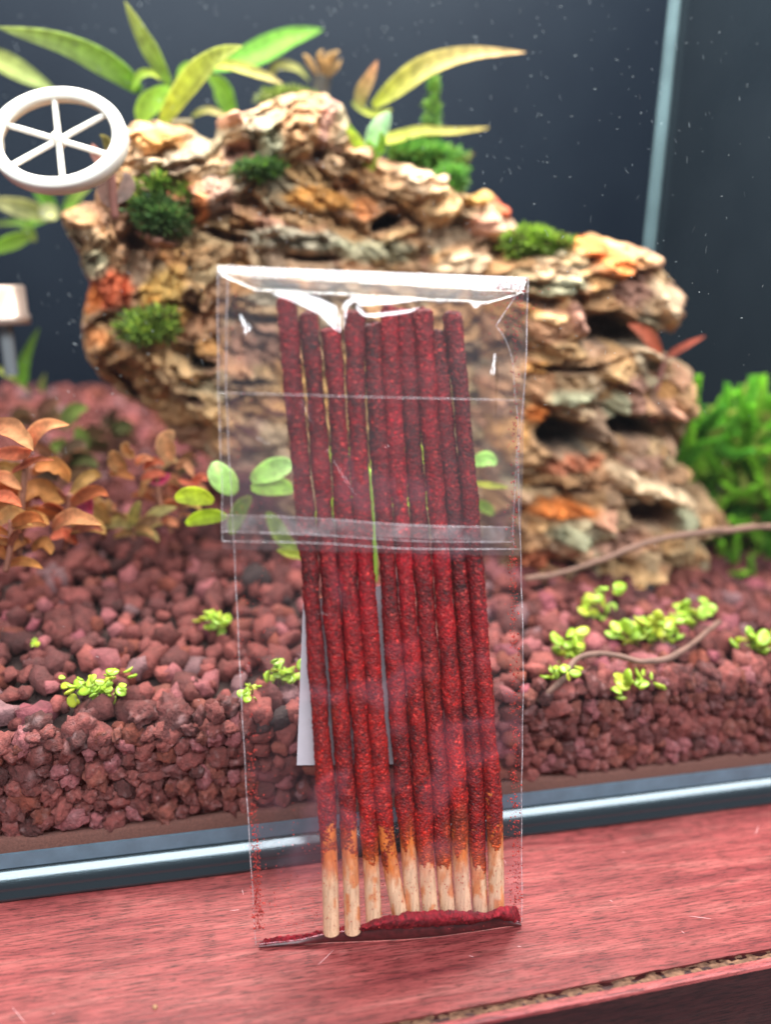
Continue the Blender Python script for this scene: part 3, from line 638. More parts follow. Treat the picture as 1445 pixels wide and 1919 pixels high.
# G: round leaved bright plant behind the packet
p = plant('bright yellow green round leaved plant behind the clear packet', 640, 1075, .045)
stem(p, [(700, 1090), (700, 1040), (695, 960), (690, 880)], [.045, .045], 8, (.30, .5, .05))
for pts, Y, wd, c0, c1 in [([(400, 940), (375, 930), (350, 928), (328, 935)], .045, 34, (.55, .62, .05), (.60, .70, .08)), ([(425, 968), (400, 966), (372, 970), (348, 982)], .045, 28, (.40, .52, .04), (.50, .62, .05)),
                       ([(440, 925), (425, 905), (410, 885), (402, 865)], .05, 46, (.45, .70, .15), (.70, .92, .45)), ([(470, 900), (500, 885), (525, 875), (550, 868)], .05, 42, (.40, .66, .12), (.6, .85, .35)), ([(470, 915), (495, 912), (525, 912), (550, 920)], .05, 36, (.36, .60, .08), (.45, .7, .15)),
                       ([(470, 930), (450, 950), (440, 975), (432, 1000)], .055, 30, (.24, .34, .05), (.3, .4, .06)), ([(500, 960), (515, 985), (530, 1010), (555, 1030)], .055, 30, (.24, .34, .05), (.34, .44, .06)), ([(520, 1030), (540, 1036), (560, 1040), (580, 1048)], .05, 16, (.40, .46, .06), (.45, .5, .08)),
                       ([(882, 870), (900, 862), (915, 860), (930, 870)], .045, 28, (.5, .8, .2), (.6, .88, .3)), ([(880, 905), (905, 908), (925, 910), (952, 914)], .045, 12, (.5, .5, .06), (.5, .52, .1)), ([(890, 955), (900, 948), (915, 955), (925, 965)], .05, 22, (.26, .38, .05), (.3, .42, .06)),
                       ([(690, 880), (660, 860), (630, 850), (600, 860)], .045, 36, (.5, .6, .06), (.55, .65, .1)), ([(695, 870), (740, 850), (780, 850), (830, 870)], .045, 36, (.5, .6, .06), (.6, .72, .1)), ([(695, 940), (740, 930), (790, 935), (840, 955)], .045, 40, (.45, .58, .05), (.5, .6, .08)), ([(693, 950), (660, 945), (620, 950), (585, 975)], .045, 40, (.4, .55, .05), (.5, .6, .08))]:
    leaf_px(p, pts, Y, wd, .15, c0=c0, c1=c1, shape='round')
# H: right red-orange plants (ludwigia) lower left
def rosette(label, cx, cy, Y, n, size, cols, seed, base):
    r_ = np.random.default_rng(seed); p = plant(label, base[0], base[1], Y)
    stem(p, [base, ((base[0] + cx) / 2 + 4, (base[1] + cy) / 2), (cx, cy)], Y, 5, (.22, .08, .05))
    for i in range(n):
        lev = i / n; bx = base[0] + (cx - base[0]) * (.25 + .75 * lev); by = base[1] + (cy - base[1]) * (.25 + .75 * lev)
        a = r_.choice([r_.normal(.15, .35), r_.normal(2.95, .35), r_.normal(1.2, .5)], p=[.45, .4, .15]); l = size * r_.uniform(.7, 1.25)
        ex, ey = bx + math.cos(a) * l, by - math.sin(a) * l * .75
        c = np.array(cols[r_.integers(len(cols))]); yy = Y + r_.uniform(-.014, .014)
        leaf_px(p, [(bx, by), (bx * .6 + ex * .4, by * .6 + ey * .4 - l * .14), (bx * .25 + ex * .75, by * .25 + ey * .75 - l * .12), (ex, ey + l * .05)], [Y, yy], l * r_.uniform(.26, .40), r_.uniform(0, .8), c0=c * .8, c1=np.clip(c * 1.1, 0, 1), nu=12)
    return p
OR = [(.48, .16, .05), (.52, .22, .08), (.40, .12, .05), (.40, .22, .07), (.30, .09, .05)]
RD = [(.50, .16, .08), (.58, .24, .12), (.60, .38, .18), (.38, .12, .07), (.50, .34, .10)]
p = plant('peach and coral leaved plant at the lower left edge, its leaves the largest there', 40, 1040, .05)
stem(p, [(35, 1040), (40, 950), (50, 845)], .05, 5, (.25, .10, .06))
PE, CO, TA, OB = (.66, .27, .14), (.58, .16, .09), (.50, .27, .12), (.42, .16, .055)
for pts, wd, c0 in [([(-25, 800), (10, 800), (40, 820), (62, 845)], 42, PE), ([(52, 848), (64, 815), (90, 796), (130, 796)], 28, PE), ([(-10, 850), (20, 850), (45, 850), (60, 842)], 30, CO), ([(22, 885), (45, 872), (70, 862), (102, 862)], 14, CO), ([(-20, 900), (5, 892), (25, 905), (40, 918)], 22, PE), ([(-20, 930), (5, 930), (25, 938), (40, 950)], 28, CO),
                    ([(40, 940), (65, 920), (100, 930), (125, 935)], 38, OB), ([(98, 990), (125, 972), (155, 974), (190, 984)], 28, PE), ([(-20, 1035), (5, 1030), (20, 1035), (32, 1038)], 30, CO), ([(30, 990), (50, 975), (70, 972), (92, 984)], 24, OB), ([(60, 1030), (75, 1020), (88, 1025), (95, 1040)], 26, OB), ([(95, 1010), (115, 1000), (130, 1006), (145, 1020)], 22, CO), ([(65, 880), (90, 872), (115, 880), (130, 905)], 36, OB), ([(-10, 980), (15, 965), (40, 968), (60, 985)], 30, TA), ([(10, 1060), (35, 1052), (60, 1055), (80, 1066)], 20, OB)]:
    k_ = rng.uniform(.6, 1.25); leaf_px(p, pts, [.052, .052 + rng.uniform(-.02, .012)], wd * rng.uniform(.75, 1.05), rng.uniform(0, .9), c0=tuple(min(.9, q * k_) for q in c0), c1=tuple(min(.9, q * k_ * m_) for q, m_ in zip(c0, (1.15, 1.4, 1.2))), wave=rng.uniform(0, .12))
p = plant('tan round leaved plant between the pink leaf and the packet', 320, 1000, .07)
stem(p, [(320, 1000), (300, 940), (290, 870)], .07, 4, (.25, .10, .06))
for pts, wd, c0, sh in [([(232, 885), (222, 872), (216, 858), (210, 845)], 30, TA, 'round'), ([(205, 890), (220, 885), (240, 892), (252, 898)], 16, OB, 'lance'), ([(250, 858), (240, 848), (236, 838), (240, 830)], 20, TA, 'round'), ([(318, 865), (312, 845), (312, 825), (325, 808)], 34, (.60, .34, .18), 'round'), ([(272, 975), (290, 962), (310, 955), (332, 950)], 20, (.48, .40, .16), 'lance'), ([(245, 990), (250, 970), (254, 955), (262, 940)], 20, (.45, .38, .12), 'round'), ([(305, 982), (315, 976), (325, 980), (332, 986)], 16, PE, 'round'),
                        ([(265, 900), (280, 890), (300, 888), (312, 892)], 16, CO, 'lance'), ([(270, 880), (280, 868), (295, 865), (310, 872)], 16, (.5, .14, .07), 'lance'), ([(330, 880), (345, 868), (355, 880), (362, 895)], 18, (.45, .2, .1), 'lance'), ([(360, 905), (370, 898), (380, 895), (388, 900)], 16, CO, 'round'), ([(335, 900), (350, 905), (365, 908), (375, 902)], 12, CO, 'lance'), ([(255, 870), (262, 862), (275, 858), (288, 862)], 16, PE, 'lance'), ([(262, 930), (268, 915), (272, 905), (284, 900)], 14, TA, 'lance')]:
    leaf_px(p, pts, [.07, .066], wd, .2, c0=c0, c1=c0, shape=sh)
rosette('rust orange stem plant behind the peach leaved one at the left edge', 60, 870, .075, 12, 70, OR, 1, (30, 1040))
rosette('orange brown stem plant low at the left, between the edge plant and the pink leaf', 130, 925, .060, 10, 70, OR, 2, (120, 1030))
rosette('reddish stem plant at the left with leaves spreading beside a pink leaf', 205, 960, .075, 9, 56, RD, 3, (190, 1010))
rosette('small tan and red leaved plant below the cream end of the big rock', 300, 870, .085, 10, 40, RD, 4, (285, 985))
rosette('short brown leaved plant just left of the yellow green leaves', 345, 900, .080, 8, 40, RD, 5, (330, 990))
rosette('low olive and rust plant on the gravel, left of the packet', 250, 985, .07, 10, 50, [(.42, .32, .12), (.36, .2, .1), (.45, .25, .1)], 6, (250, 1010))
rosette('dim orange plant lowest at the left edge of the tank', 20, 975, .045, 8, 66, OR, 8, (10, 1070))
p = plant('single bright pink leaf among the orange plants', 168, 968, .062)
leaf_px(p, [(168, 968), (160, 950), (160, 930), (172, 912)], .06, 30, .2, c0=(.6, .12, .22), c1=(.65, .14, .26), shape='round')
p = plant('small magenta leaf beneath the small tan and red plant', 305, 905, .075)
leaf_px(p, [(282, 902), (295, 902), (308, 896), (318, 888)], .07, 16, .2, c0=(.55, .05, .14), c1=(.55, .07, .16), shape='round')
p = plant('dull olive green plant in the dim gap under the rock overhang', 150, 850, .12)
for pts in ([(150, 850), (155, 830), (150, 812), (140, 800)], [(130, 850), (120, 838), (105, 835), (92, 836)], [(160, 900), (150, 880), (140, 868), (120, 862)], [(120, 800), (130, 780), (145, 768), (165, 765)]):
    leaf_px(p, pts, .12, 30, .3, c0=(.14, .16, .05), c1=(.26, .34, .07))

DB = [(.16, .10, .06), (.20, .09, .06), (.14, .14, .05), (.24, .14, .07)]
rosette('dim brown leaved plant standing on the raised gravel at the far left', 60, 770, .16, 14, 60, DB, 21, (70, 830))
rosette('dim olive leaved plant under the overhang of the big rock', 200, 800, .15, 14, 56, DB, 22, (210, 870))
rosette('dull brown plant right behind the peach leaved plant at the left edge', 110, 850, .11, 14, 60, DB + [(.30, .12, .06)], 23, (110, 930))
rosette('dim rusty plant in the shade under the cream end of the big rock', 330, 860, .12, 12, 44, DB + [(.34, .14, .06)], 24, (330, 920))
# ---- mosses
def tuft_mesh(c, rad, n, size, cols, seed, up=.5, shape=None):
    r_ = np.random.default_rng(seed)
    d = r_.normal(size=(n, 3)); d /= np.linalg.norm(d, axis=1)[:, None]; rr = r_.uniform(.35, 1, n) ** .6
    d *= (1 + .75 * fbm(d * 1.6 + seed, 3, seed))[:, None] * np.array([1.1, 1, .9])
    P = d * rr[:, None] * np.array(rad); ax = d + np.array([0, -.1, up]) + r_.normal(0, .55, (n, 3)); ax /= np.linalg.norm(ax, axis=1)[:, None]
    sd = np.cross(ax, r_.normal(size=(n, 3))); sd /= np.linalg.norm(sd, axis=1)[:, None]
    s = .75 * size * r_.uniform(.4, 1.5, n)[:, None]; wv = s * .16
    V = np.stack([P - sd * wv * .4, P + ax * s * .5 - sd * wv, P + ax * s, P + ax * s * .5 + sd * wv], 1).reshape(-1, 3)
    i = np.arange(n)[:, None] * 4; Q = i + np.array([0, 1, 2, 3])
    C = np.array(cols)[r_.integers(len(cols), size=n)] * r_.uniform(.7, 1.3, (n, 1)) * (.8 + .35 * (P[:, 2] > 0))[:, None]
    return V, Q, np.repeat(C, 4, 0)
GM = [(.10, .22, .02), (.16, .30, .03), (.24, .38, .05), (.30, .34, .06)]
GD = [(.04, .10, .02), (.07, .14, .03), (.10, .17, .04)]
def moss(label, px, py, Y, rx, ry, n, size, cols, seed, dy=.008):
    c = atY(px, py, Y); s_ = np.linalg.norm(c - CAM) / F
    r_ = np.random.default_rng(seed + 500); mb = MB(); rr = [(0, 0, .62)] + [(r_.uniform(-.75, .75), r_.uniform(-.6, .5), r_.uniform(.25, .5)) for _ in range(6)]
    for k, (ox, oz, q) in enumerate(rr):
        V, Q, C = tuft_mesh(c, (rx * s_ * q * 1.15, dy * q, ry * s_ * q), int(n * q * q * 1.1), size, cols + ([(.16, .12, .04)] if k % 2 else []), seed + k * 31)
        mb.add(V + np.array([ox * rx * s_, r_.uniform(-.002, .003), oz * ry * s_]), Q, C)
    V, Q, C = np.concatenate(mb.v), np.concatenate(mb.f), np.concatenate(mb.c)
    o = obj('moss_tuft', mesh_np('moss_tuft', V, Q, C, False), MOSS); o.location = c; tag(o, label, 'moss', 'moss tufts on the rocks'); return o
moss('bright green moss cushion in the notch between the two rocks', 1000, 462, .085, 52, 34, 3600, .0035, [(.16, .27, .02), (.26, .40, .04), (.20, .33, .03), (.10, .16, .02)], 1, .012)
moss('round yellow green moss tuft low on the left face of the big rock', 280, 612, .088, 52, 36, 3200, .0032, [(.22, .34, .04), (.32, .42, .05), (.10, .18, .03)], 2)
moss('dark green moss patch on the upper left of the big rock', 295, 400, .090, 46, 42, 2600, .003, GD, 3)
moss('olive moss patch above the darker one on the upper left of the rock', 282, 355, .092, 30, 22, 1200, .003, GM, 4)
moss('small dark moss tuft in the hollow of the big rock', 483, 318, .090, 36, 20, 1600, .0028, GD + GM[:1], 5)
moss('loose bright moss trailing down under the tan leaf on the rock', 790, 290, .115, 62, 30, 2600, .004, [(.08, .24, .03), (.12, .30, .04), (.18, .34, .05)], 6, .012)
moss('moss lump hanging between the pale ledges at the top right of the big rock', 850, 335, .10, 24, 30, 1300, .0032, [(.08, .22, .03), (.12, .30, .04)], 7)
moss('thin moss fringe along the summit of the big rock', 545, 182, .135, 42, 12, 900, .0035, [(.14, .20, .03), (.24, .28, .06)], 8)
moss('small green moss tuft right of the red patch on the big rock', 350, 362, .094, 20, 16, 600, .003, GM, 9)
p = plant('tall thin moss stem standing out of the trailing moss', 808, 300, .12)
V, Q, C = tuft_mesh(None, (.0016, .0016, .018), 900, .003, [(.12, .28, .04), (.2, .34, .06)], 33); obj('frond', mesh_np('frond', V, Q, C, False), MOSS, p).location = (0, 0, .012)
# right bush: feathery fronds
bush = plant('large feathery green water moss bush at the right edge of the tank', 1380, 1040, .10, 'plant', 'moss_bush')
fm = []
for k in range(6):
    n = 700; r_ = np.random.default_rng(50 + k); t = r_.uniform(0, 1, n); a = r_.uniform(0, 6.28, n); ln = .0032 * (1 - .6 * t) + .0008
    P = np.stack([.003 * np.sin(t * 3 + k), .002 * np.sin(t * 2 + k), t * .026], 1); ax = np.stack([np.cos(a), np.sin(a), np.full(n, .7)], 1); ax /= np.linalg.norm(ax, axis=1)[:, None]
    sd = np.cross(ax, r_.normal(size=(n, 3))); sd /= np.linalg.norm(sd, axis=1)[:, None]; s_ = ln[:, None]; wv = s_ * .13
    V = np.stack([P, P + ax * s_ * .5 - sd * wv, P + ax * s_, P + ax * s_ * .5 + sd * wv], 1).reshape(-1, 3); Q = np.arange(n)[:, None] * 4 + np.array([0, 1, 2, 3])
    base = np.array([(.10, .32, .03), (.20, .48, .03), (.32, .58, .05), (.14, .40, .03), (.38, .42, .09), (.26, .52, .04)][k])
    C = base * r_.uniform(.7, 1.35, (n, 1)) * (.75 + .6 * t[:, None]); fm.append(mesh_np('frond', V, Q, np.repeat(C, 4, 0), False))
r_ = np.random.default_rng(9); bl = np.array(bush.location)
bpoly = [(1245, 860), (1275, 765), (1330, 745), (1345, 800), (1350, 750), (1400, 722), (1445, 735), (1480, 760), (1480, 1020), (1400, 1070), (1340, 1050), (1330, 960), (1290, 900)]
cnt = 0
while cnt < 230:
    a, b = r_.uniform(1245, 1500), r_.uniform(745, 1075)
    if poly_sdf(np.array([a]), np.array([b]), bpoly)[0] < 2: continue
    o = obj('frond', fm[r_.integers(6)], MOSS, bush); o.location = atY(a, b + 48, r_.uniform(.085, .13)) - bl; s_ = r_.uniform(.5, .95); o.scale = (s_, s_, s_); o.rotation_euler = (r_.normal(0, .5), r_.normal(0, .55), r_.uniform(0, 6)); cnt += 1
# dark back-left greenery is only a dim purple/red gravel mound, already in the bed
# ---- bright clover-like sprigs on the gravel
CL = [(.36, .55, .04), (.46, .62, .06), (.30, .46, .03), (.50, .55, .05), (.40, .62, .08)]
def leaflet_mesh(k):
    v, f = ico(2); v = v * np.array([1, .75, .28]); v[:, 2] += .25 * v[:, 0] ** 2; return mesh_np('leaf', v, f, np.tile(CL[k % 5], (len(v), 1)))
LF = [leaflet_mesh(k) for k in range(5)]
CLM = attr_mat('sprig_leaf', .4, .25, nscale=900, namt=.15, bamt=0, coat=.2)
def onbed(px, py, h):
    lo, hi = -.0, .25; d = ray(px, py)
    for _ in range(40):
        Y = (lo + hi) / 2; P = CAM + d * (Y - CAM[1]) / d[1]; g = float(bedz(P[:1], np.array([max(Y, .0045)]))[0]) + h
        if P[2] > g: lo = Y
        else: hi = Y
    return max(P[1], .0065)
def sprig(label, cx, cy, rx, ry, n, size, seed, Yc):
    r_ = np.random.default_rng(seed); Yc = onbed(cx, cy, .004); size = size * 1.25; c = atY(cx, cy, Yc); s_ = np.linalg.norm(c - CAM) / F
    p = thing('sprig', label, 'plant', tuple(c), 'bright green sprigs on the gravel')
    for i in range(n):
        u, v = r_.normal(0, .5, 2); u = np.clip(u, -1, 1); v = np.clip(v, -1, 1)
        o = obj('leaf', LF[r_.integers(5)], CLM, p); sc_ = size * s_ * r_.uniform(.65, 1.2)
        o.location = (u * rx * s_, r_.uniform(-.003, .004) + .004 * v, v * ry * s_ * -1 + u * 0); o.scale = (sc_, sc_, sc_)
        o.rotation_euler = (r_.normal(.5, .5), r_.normal(0, .5), r_.uniform(0, 6.28))
    mb = MB()
    for i in range(max(3, n // 5)):
        e = np.array([r_.normal(0, .4) * rx * s_, r_.uniform(-.002, .003), r_.normal(0, .3) * ry * s_]); b = e * .4 + np.array([0, .002, -ry * s_ * 1.1])
        mb.add(*tri(*tube(catmull([b, (b + e) / 2 + np.array([.0008, -.0005, .0004]), e], 8), .00025, 5)), (.28, .34, .05))
    obj('stem', mb.mesh('stem'), STEM, p)
    return p
sprig('yellow green sprig lying on the gravel furthest left', 180, 1290, 66, 40, 46, 9, 1, .014)
sprig('small green sprig touching the upper left edge of the packet', 402, 1165, 34, 24, 20, 9, 2, .024)
sprig('green sprig on the gravel seen through the packet beside the white strip', 530, 1262, 30, 38, 26, 9, 3, .012)
sprig('tiny green sprig just inside the left edge of the packet', 468, 1300, 16, 24, 10, 8, 4, .012)
sprig('upright green sprig at the foot of the rock, right of the packet', 1118, 1140, 36, 50, 26, 10, 5, .035)
sprig('widest green sprig cluster among the sprigs right of the packet', 1220, 1182, 70, 36, 50, 11, 6, .028)
sprig('green sprig at the end of the curved root', 1305, 1150, 44, 28, 22, 10, 7, .034)
sprig('green sprig where the root arches over the gravel', 1072, 1215, 32, 34, 24, 10, 8, .022)
sprig('low green sprig under the root, nearest the right edge of the packet', 1058, 1262, 32, 24, 16, 8, 9, .018)
sprig('green sprig of oval leaves lowest on the right hand gravel', 1185, 1283, 50, 28, 24, 11, 10, .014)
sprig('round leaved green sprig cut by the right edge of the picture', 1420, 1208, 44, 28, 26, 13, 11, .020)
sprig('faint tiny sprig on the gravel at the far left', 60, 1205, 8, 8, 3, 7, 12, .03)

# ---- twigs
def twig(label, pts, Ys, r0, col):
    P = catmull([atY(a, b, y) for (a, b), y in zip(pts, Ys)], 50); s_ = np.linalg.norm(P[0] - CAM) / F; P = P + .0006 * np.stack([fbm(P * 160, 2, 1), fbm(P * 160, 2, 2), fbm(P * 160, 2, 3)], 1)
    r = r0 * s_ * (1 + .3 * fbm(P * 260, 2)); V, Q = tri(*tube(P, r, 8)); o = obj('twig', mesh_np('twig', V, Q, np.tile(col, (len(V), 1))), STEM); tag(o, label, 'twig')
twig('long thin brown twig sloping up right across the foot of the rock', [(985, 1085), (1060, 1072), (1140, 1045), (1240, 1010), (1340, 995), (1460, 985)], [.05, .05, .05, .05, .05, .05], 6, (.17, .085, .06))
RP = [(1010, 1312), (1050, 1275), (1085, 1232), (1140, 1226), (1210, 1240), (1270, 1225), (1320, 1190), (1350, 1165)]
twig('thin brown root arching over the gravel at the right', RP, [onbed(a, b, .0062) for a, b in RP], 5.5, (.16, .08, .06))

# ================================================================== white ring and filter inlet
WHITE = plain_mat('white_plastic', (.84, .79, .71), .4, nscale=60, namt=.14)
ctr = atY(106, 257, .075); s_ = np.linalg.norm(ctr - CAM) / F * .88
ring = thing('strainer_ring', 'white round plastic strainer ring with six spokes at the upper left', 'strainer', tuple(ctr))
nrm = np.array([-.12, -.80, .46]); nrm /= np.linalg.norm(nrm); ex = np.array([1, -.12, .08]); ex -= nrm * (ex @ nrm); ex /= np.linalg.norm(ex); ey = np.cross(nrm, ex); 
if ey[2] < 0: ey = -ey
def ringpt(a, r, h): return ex * math.cos(a) * r + ey * math.sin(a) * r * .84 + nrm * h
R1, R0 = 122 * s_, 97 * s_; prof = [(R0, .0), (R0 + .0004, .0008), (R1 - .0004, .0008), (R1, 0), (R1, -.0032), (R1 - .0008, -.0036), (R0 + .0010, -.0030)]
V = np.array([ringpt(a, r, h) for a in np.linspace(0, 6.2832, 72, endpoint=False) for r, h in prof]); nP = len(prof)
Q = [];
for i in range(72):
    for j in range(nP): Q.append((i * nP + j, ((i + 1) % 72) * nP + j, ((i + 1) % 72) * nP + (j + 1) % nP, i * nP + (j + 1) % nP))
obj('rim', mesh_np('rim', V, np.array(Q)), WHITE, ring)
for k in range(6):
    a = math.radians(90 + k * 60 + 4); P = np.array([ringpt(a, t, -.0012) for t in np.linspace(0, R0 + .0005, 6)])
    o = obj('spoke', mesh_np('spoke', *tri(*tube(P, 5.5 * s_, 8))), WHITE, ring)
P = np.array([ringpt(0, 0, h) for h in (-.003, -.001, .0008, .0011)]); obj('hub', mesh_np('hub', *tri(*tube(P, np.array([9, 10, 9, 6]) * s_, 14))), WHITE, ring)
P = np.array([ringpt(math.radians(172), t, -.003) for t in np.linspace(R1 - .001, R1 + .03, 8)]); obj('neck', mesh_np('neck', *tri(*tube(P, np.linspace(30, 22, 8) * s_, 16))), WHITE, ring)
ctr = atY(4, 572, .11); s_ = np.linalg.norm(ctr - CAM) / F * .78
inl = thing('filter_inlet', 'pale metallic filter inlet cap on a grey tube at the left edge', 'filter', tuple(ctr))
CAPM = plain_mat('brushed_cap', (.42, .31, .26), .32, .6, nscale=100, namt=.1)
def lathe(prof, k=40): return np.array([[r * math.cos(a), r * math.sin(a), z] for z, r in prof for a in np.linspace(0, 6.2832, k, endpoint=False)]), grid_faces(len(prof), k, True)
H = 40 * s_
obj('cap', mesh_np('cap', *lathe([(H, 0.0001), (H, 44 * s_), (H * .94, 47 * s_), (-H * .45, 47 * s_), (-H * .47, 51 * s_), (-H * .9, 51 * s_), (-H * .95, 48 * s_), (-H * .95, .0001)])), CAPM, inl)
obj('tube', mesh_np('tube', *lathe([(-H * .96, 14 * s_), (-H * 3.6, 14 * s_)])), plain_mat('grey_tube', (.16, .17, .18), .2), inl)

# ================================================================== clear packet with ten coated sticks
TL, TR_ = atY(407, 497, .0006), atY(990, 520, .0006); BL, BR = atZ(478, 1770, .0002), atZ(978, 1730, .0002)
pc = (TL + TR_ + BL + BR) / 4
eu = (TR_ - TL) + (BR - BL); eu /= np.linalg.norm(eu); ev = (BL - TL) + (BR - TR_); ev -= eu * (ev @ eu); ev /= np.linalg.norm(ev); en = np.cross(eu, ev)
if en @ (CAM - pc) < 0: en = -en
Hb = [(TL - pc) @ en, (TR_ - pc) @ en, (BL - pc) @ en, (BR - pc) @ en]
def bp(px, py, off):
    """point on the packet's leaning plane (bilinear warp over its four corners), off metres toward the room"""
    u = np.clip((px - 440) / 540, 0, 1); v = np.clip((py - 500) / 1250, 0, 1)
    base = Hb[0] * (1 - u) * (1 - v) + Hb[1] * u * (1 - v) + Hb[2] * (1 - u) * v + Hb[3] * u * v + off
    d = ray(px, py); return CAM + d * (((pc - CAM) @ en + base) / (d @ en))
def lx(y): return np.interp(y, [497, 740, 1020, 1400, 1770], [407, 424, 438, 457, 478])
def rx_(y): return np.interp(y, [515, 740, 1020, 1400, 1730], [991, 983, 977, 980, 978])
FILM = film_mat('clear_film', .012, (.80, .58, .62), rough=.05, hazescale=55, boost=.3)
FRONT = film_mat('front_film_clear', .010, (.72, .28, .36), rough=.09, hazescale=55, boost=.3, painted_refl=.06)
FLAP = film_mat('flap_film', .015, (.85, .80, .82), rough=.14, hazescale=60, boost=2.2)
bag = thing('clear_packet', 'clear cellophane packet with a fold over flap leaning on the tank glass', 'packet', tuple(bp(728, 1750, 0)))
bag_o = np.array(bag.location)
def sheet(name, ys, xl, xr, nu, nv, off, mat, extra=None):
    V = []
    for i in range(nv):
        y0, y1 = ys[0], ys[1]; t = i / (nv - 1)
        for j in range(nu):
            u = j / (nu - 1); yy = (y0[0] * (1 - u) + y0[1] * u) * (1 - t) + (y1[0] * (1 - u) + y1[1] * u) * t
            xx = xl(yy) * (1 - u) + xr(yy) * u; V.append(bp(xx, yy, off(u, t, xx, yy)) - bag_o)
    return obj(name, mesh_np(name, np.array(V), grid_faces(nv, nu)[:, ::-1]), mat, bag)
sheet('back_film', ((498, 521), (1768, 1729)), lx, rx_, 24, 60, lambda u, t, x, y: -.0004 + .00015 * math.sin(u * 9 + t * 14), FILM)
def pillow(u): return .0064 * min(1, max(0, math.sin(math.pi * u)) * 3.2) ** .8
bn = np.random.default_rng(4); gridn = {}
def wob(u, t, k, a): return a * float(vnoise(np.array([[u * k, t * k * 2.4, 1.3]]), 4)[0])
RIDGE = [((556, 745), (612, 850), .0007), ((612, 850), (690, 975), .0006), ((590, 770), (650, 880), .0004), ((726, 840), (738, 1005), .0008), ((748, 1010), (790, 1110), .0009), ((790, 1110), (812, 1210), .0007), ((728, 1040), (742, 1120), .0007), ((742, 1120), (760, 1200), .0006),
         ((765, 1135), (775, 1230), .0007), ((664, 1130), (680, 1260), .0006), ((680, 1260), (690, 1390), .0005), ((430, 790), (520, 850), .0005), ((560, 1150), (655, 1160), .0004), ((600, 1270), (650, 1230), .0004), ((900, 1040), (955, 1090), .0005), ((470, 1120), (462, 1190), .0004), ((620, 1480), (600, 1640), .0004), ((850, 1240), (870, 1420), .0004)]
def ridge(x, y):
    o = 0
    for (x0, y0), (x1, y1), a in RIDGE:
        dx, dy = x1 - x0, y1 - y0; q = min(1, max(0, ((x - x0) * dx + (y - y0) * dy) / (dx * dx + dy * dy))); d = math.hypot(x - x0 - q * dx, y - y0 - q * dy)
        if d < 14: o += a * math.exp(-(d / 4.5) ** 2) * (1 - .6 * abs(2 * q - 1))
    return o
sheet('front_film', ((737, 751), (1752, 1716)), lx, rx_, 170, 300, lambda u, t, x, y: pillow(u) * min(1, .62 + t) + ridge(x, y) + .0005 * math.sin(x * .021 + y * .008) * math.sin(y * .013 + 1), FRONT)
# flap: film folds out from its top edge over the stick ends; steep where it bends over them
gx = np.arange(407, 992, 2.0); gy = np.arange(497, 1030, 2.0)
GX, GY = np.meshgrid(gx, gy, indexing='ij')
def inpoly(poly): return poly_sdf(GX, GY, poly) > 0
z4 = lambda pts: [(390 + a / 2.33, 480 + b / 2.33 + 13 * float(sstep(570, 1000, a)) * (b < 180)) for a, b in pts]
creases = [z4([(262, 160), (350, 138), (480, 163), (562, 198), (574, 250), (590, 322), (560, 316), (520, 285), (470, 240), (400, 205), (340, 180)]),
           z4([(574, 318), (572, 250), (590, 185), (640, 145), (800, 134), (960, 104), (990, 108), (960, 128), (800, 172), (740, 192), (665, 200), (640, 180), (612, 205), (596, 300)]),
           z4([(632, 175), (690, 226), (770, 216), (870, 204), (960, 152), (1035, 118), (1030, 135), (960, 180), (880, 222), (790, 240), (700, 252), (664, 240)]),
           z4([(1105, 120), (1280, 92), (1290, 100), (1210, 130), (1168, 166), (1150, 140)]),
           z4([(1232, 480), (1250, 440), (1252, 380), (1270, 366), (1276, 400), (1268, 440), (1282, 466), (1262, 484)]),
           z4([(118, 212), (150, 262), (185, 300), (184, 346), (172, 342), (168, 318), (164, 345), (138, 340), (142, 300), (124, 262)])]
slope = np.zeros(GX.shape)
for k, c in enumerate(creases): slope = np.maximum(slope, sstep(-1.5, 2.5, poly_sdf(GX, GY, c)) * .24)
mm = np.linalg.norm(bp(700, 502, 0) - bp(700, 500, 0))
topy = 497 + (GX - 407) * .0394
band = (1 - sstep(14, 20, GY - topy - 4 + 12 * sstep(500, 900, GX))) * .24; band[GX > 985] = 0
slope = np.maximum(slope, band)
U = (GX - 407) / 584
HU = .0059 * np.clip(np.sin(np.pi * np.clip(U[:, 0], 0, 1)) * 2.6, 0, 1) ** .9
offm = np.zeros(GX.shape); insl = slope > .1
for i in range(GX.shape[0]):
    y0_ = topy[i, 0] + 17 - 12 * U[i, 0]; o_ = 0; up = True
    for j in range(1, GX.shape[1]):
        if GY[i, j] < y0_: o_ += slope[i, j] * mm
        elif up:
            o_ += 1.9 * mm; up = o_ < HU[i]
        elif insl[i, j]: o_ += slope[i, j] * mm
        else: o_ += (HU[i] - o_) * .03
        offm[i, j] = o_
offm[1:-1] = (offm[:-2] + offm[1:-1] * 2 + offm[2:]) / 4
wv = .0004 * fbm(np.stack([GX.ravel() / 60, GY.ravel() / 90, 0 * GX.ravel()], 1), 3, 2).reshape(GX.shape) * sstep(500, 540, GY)
xl_ = np.interp(GY, [497, 1016], [407, 416]); xr2 = np.interp(GY, [515, 1028], [991, 976])
PXF = xl_ + U * (xr2 - xl_); PYF = GY + U * 23 * (1 - (GY - 497) / 533 * .45)
# corner crease at the top right: ridge line from (982,525) to (925,612), then the wavy seam
V = np.array([bp(PXF[i, j], PYF[i, j], offm[i, j] + wv[i, j] + .0003) - bag_o for i in range(GX.shape[0]) for j in range(GX.shape[1])])
obj('flap', mesh_np('flap', V, grid_faces(*GX.shape)), FLAP, bag)
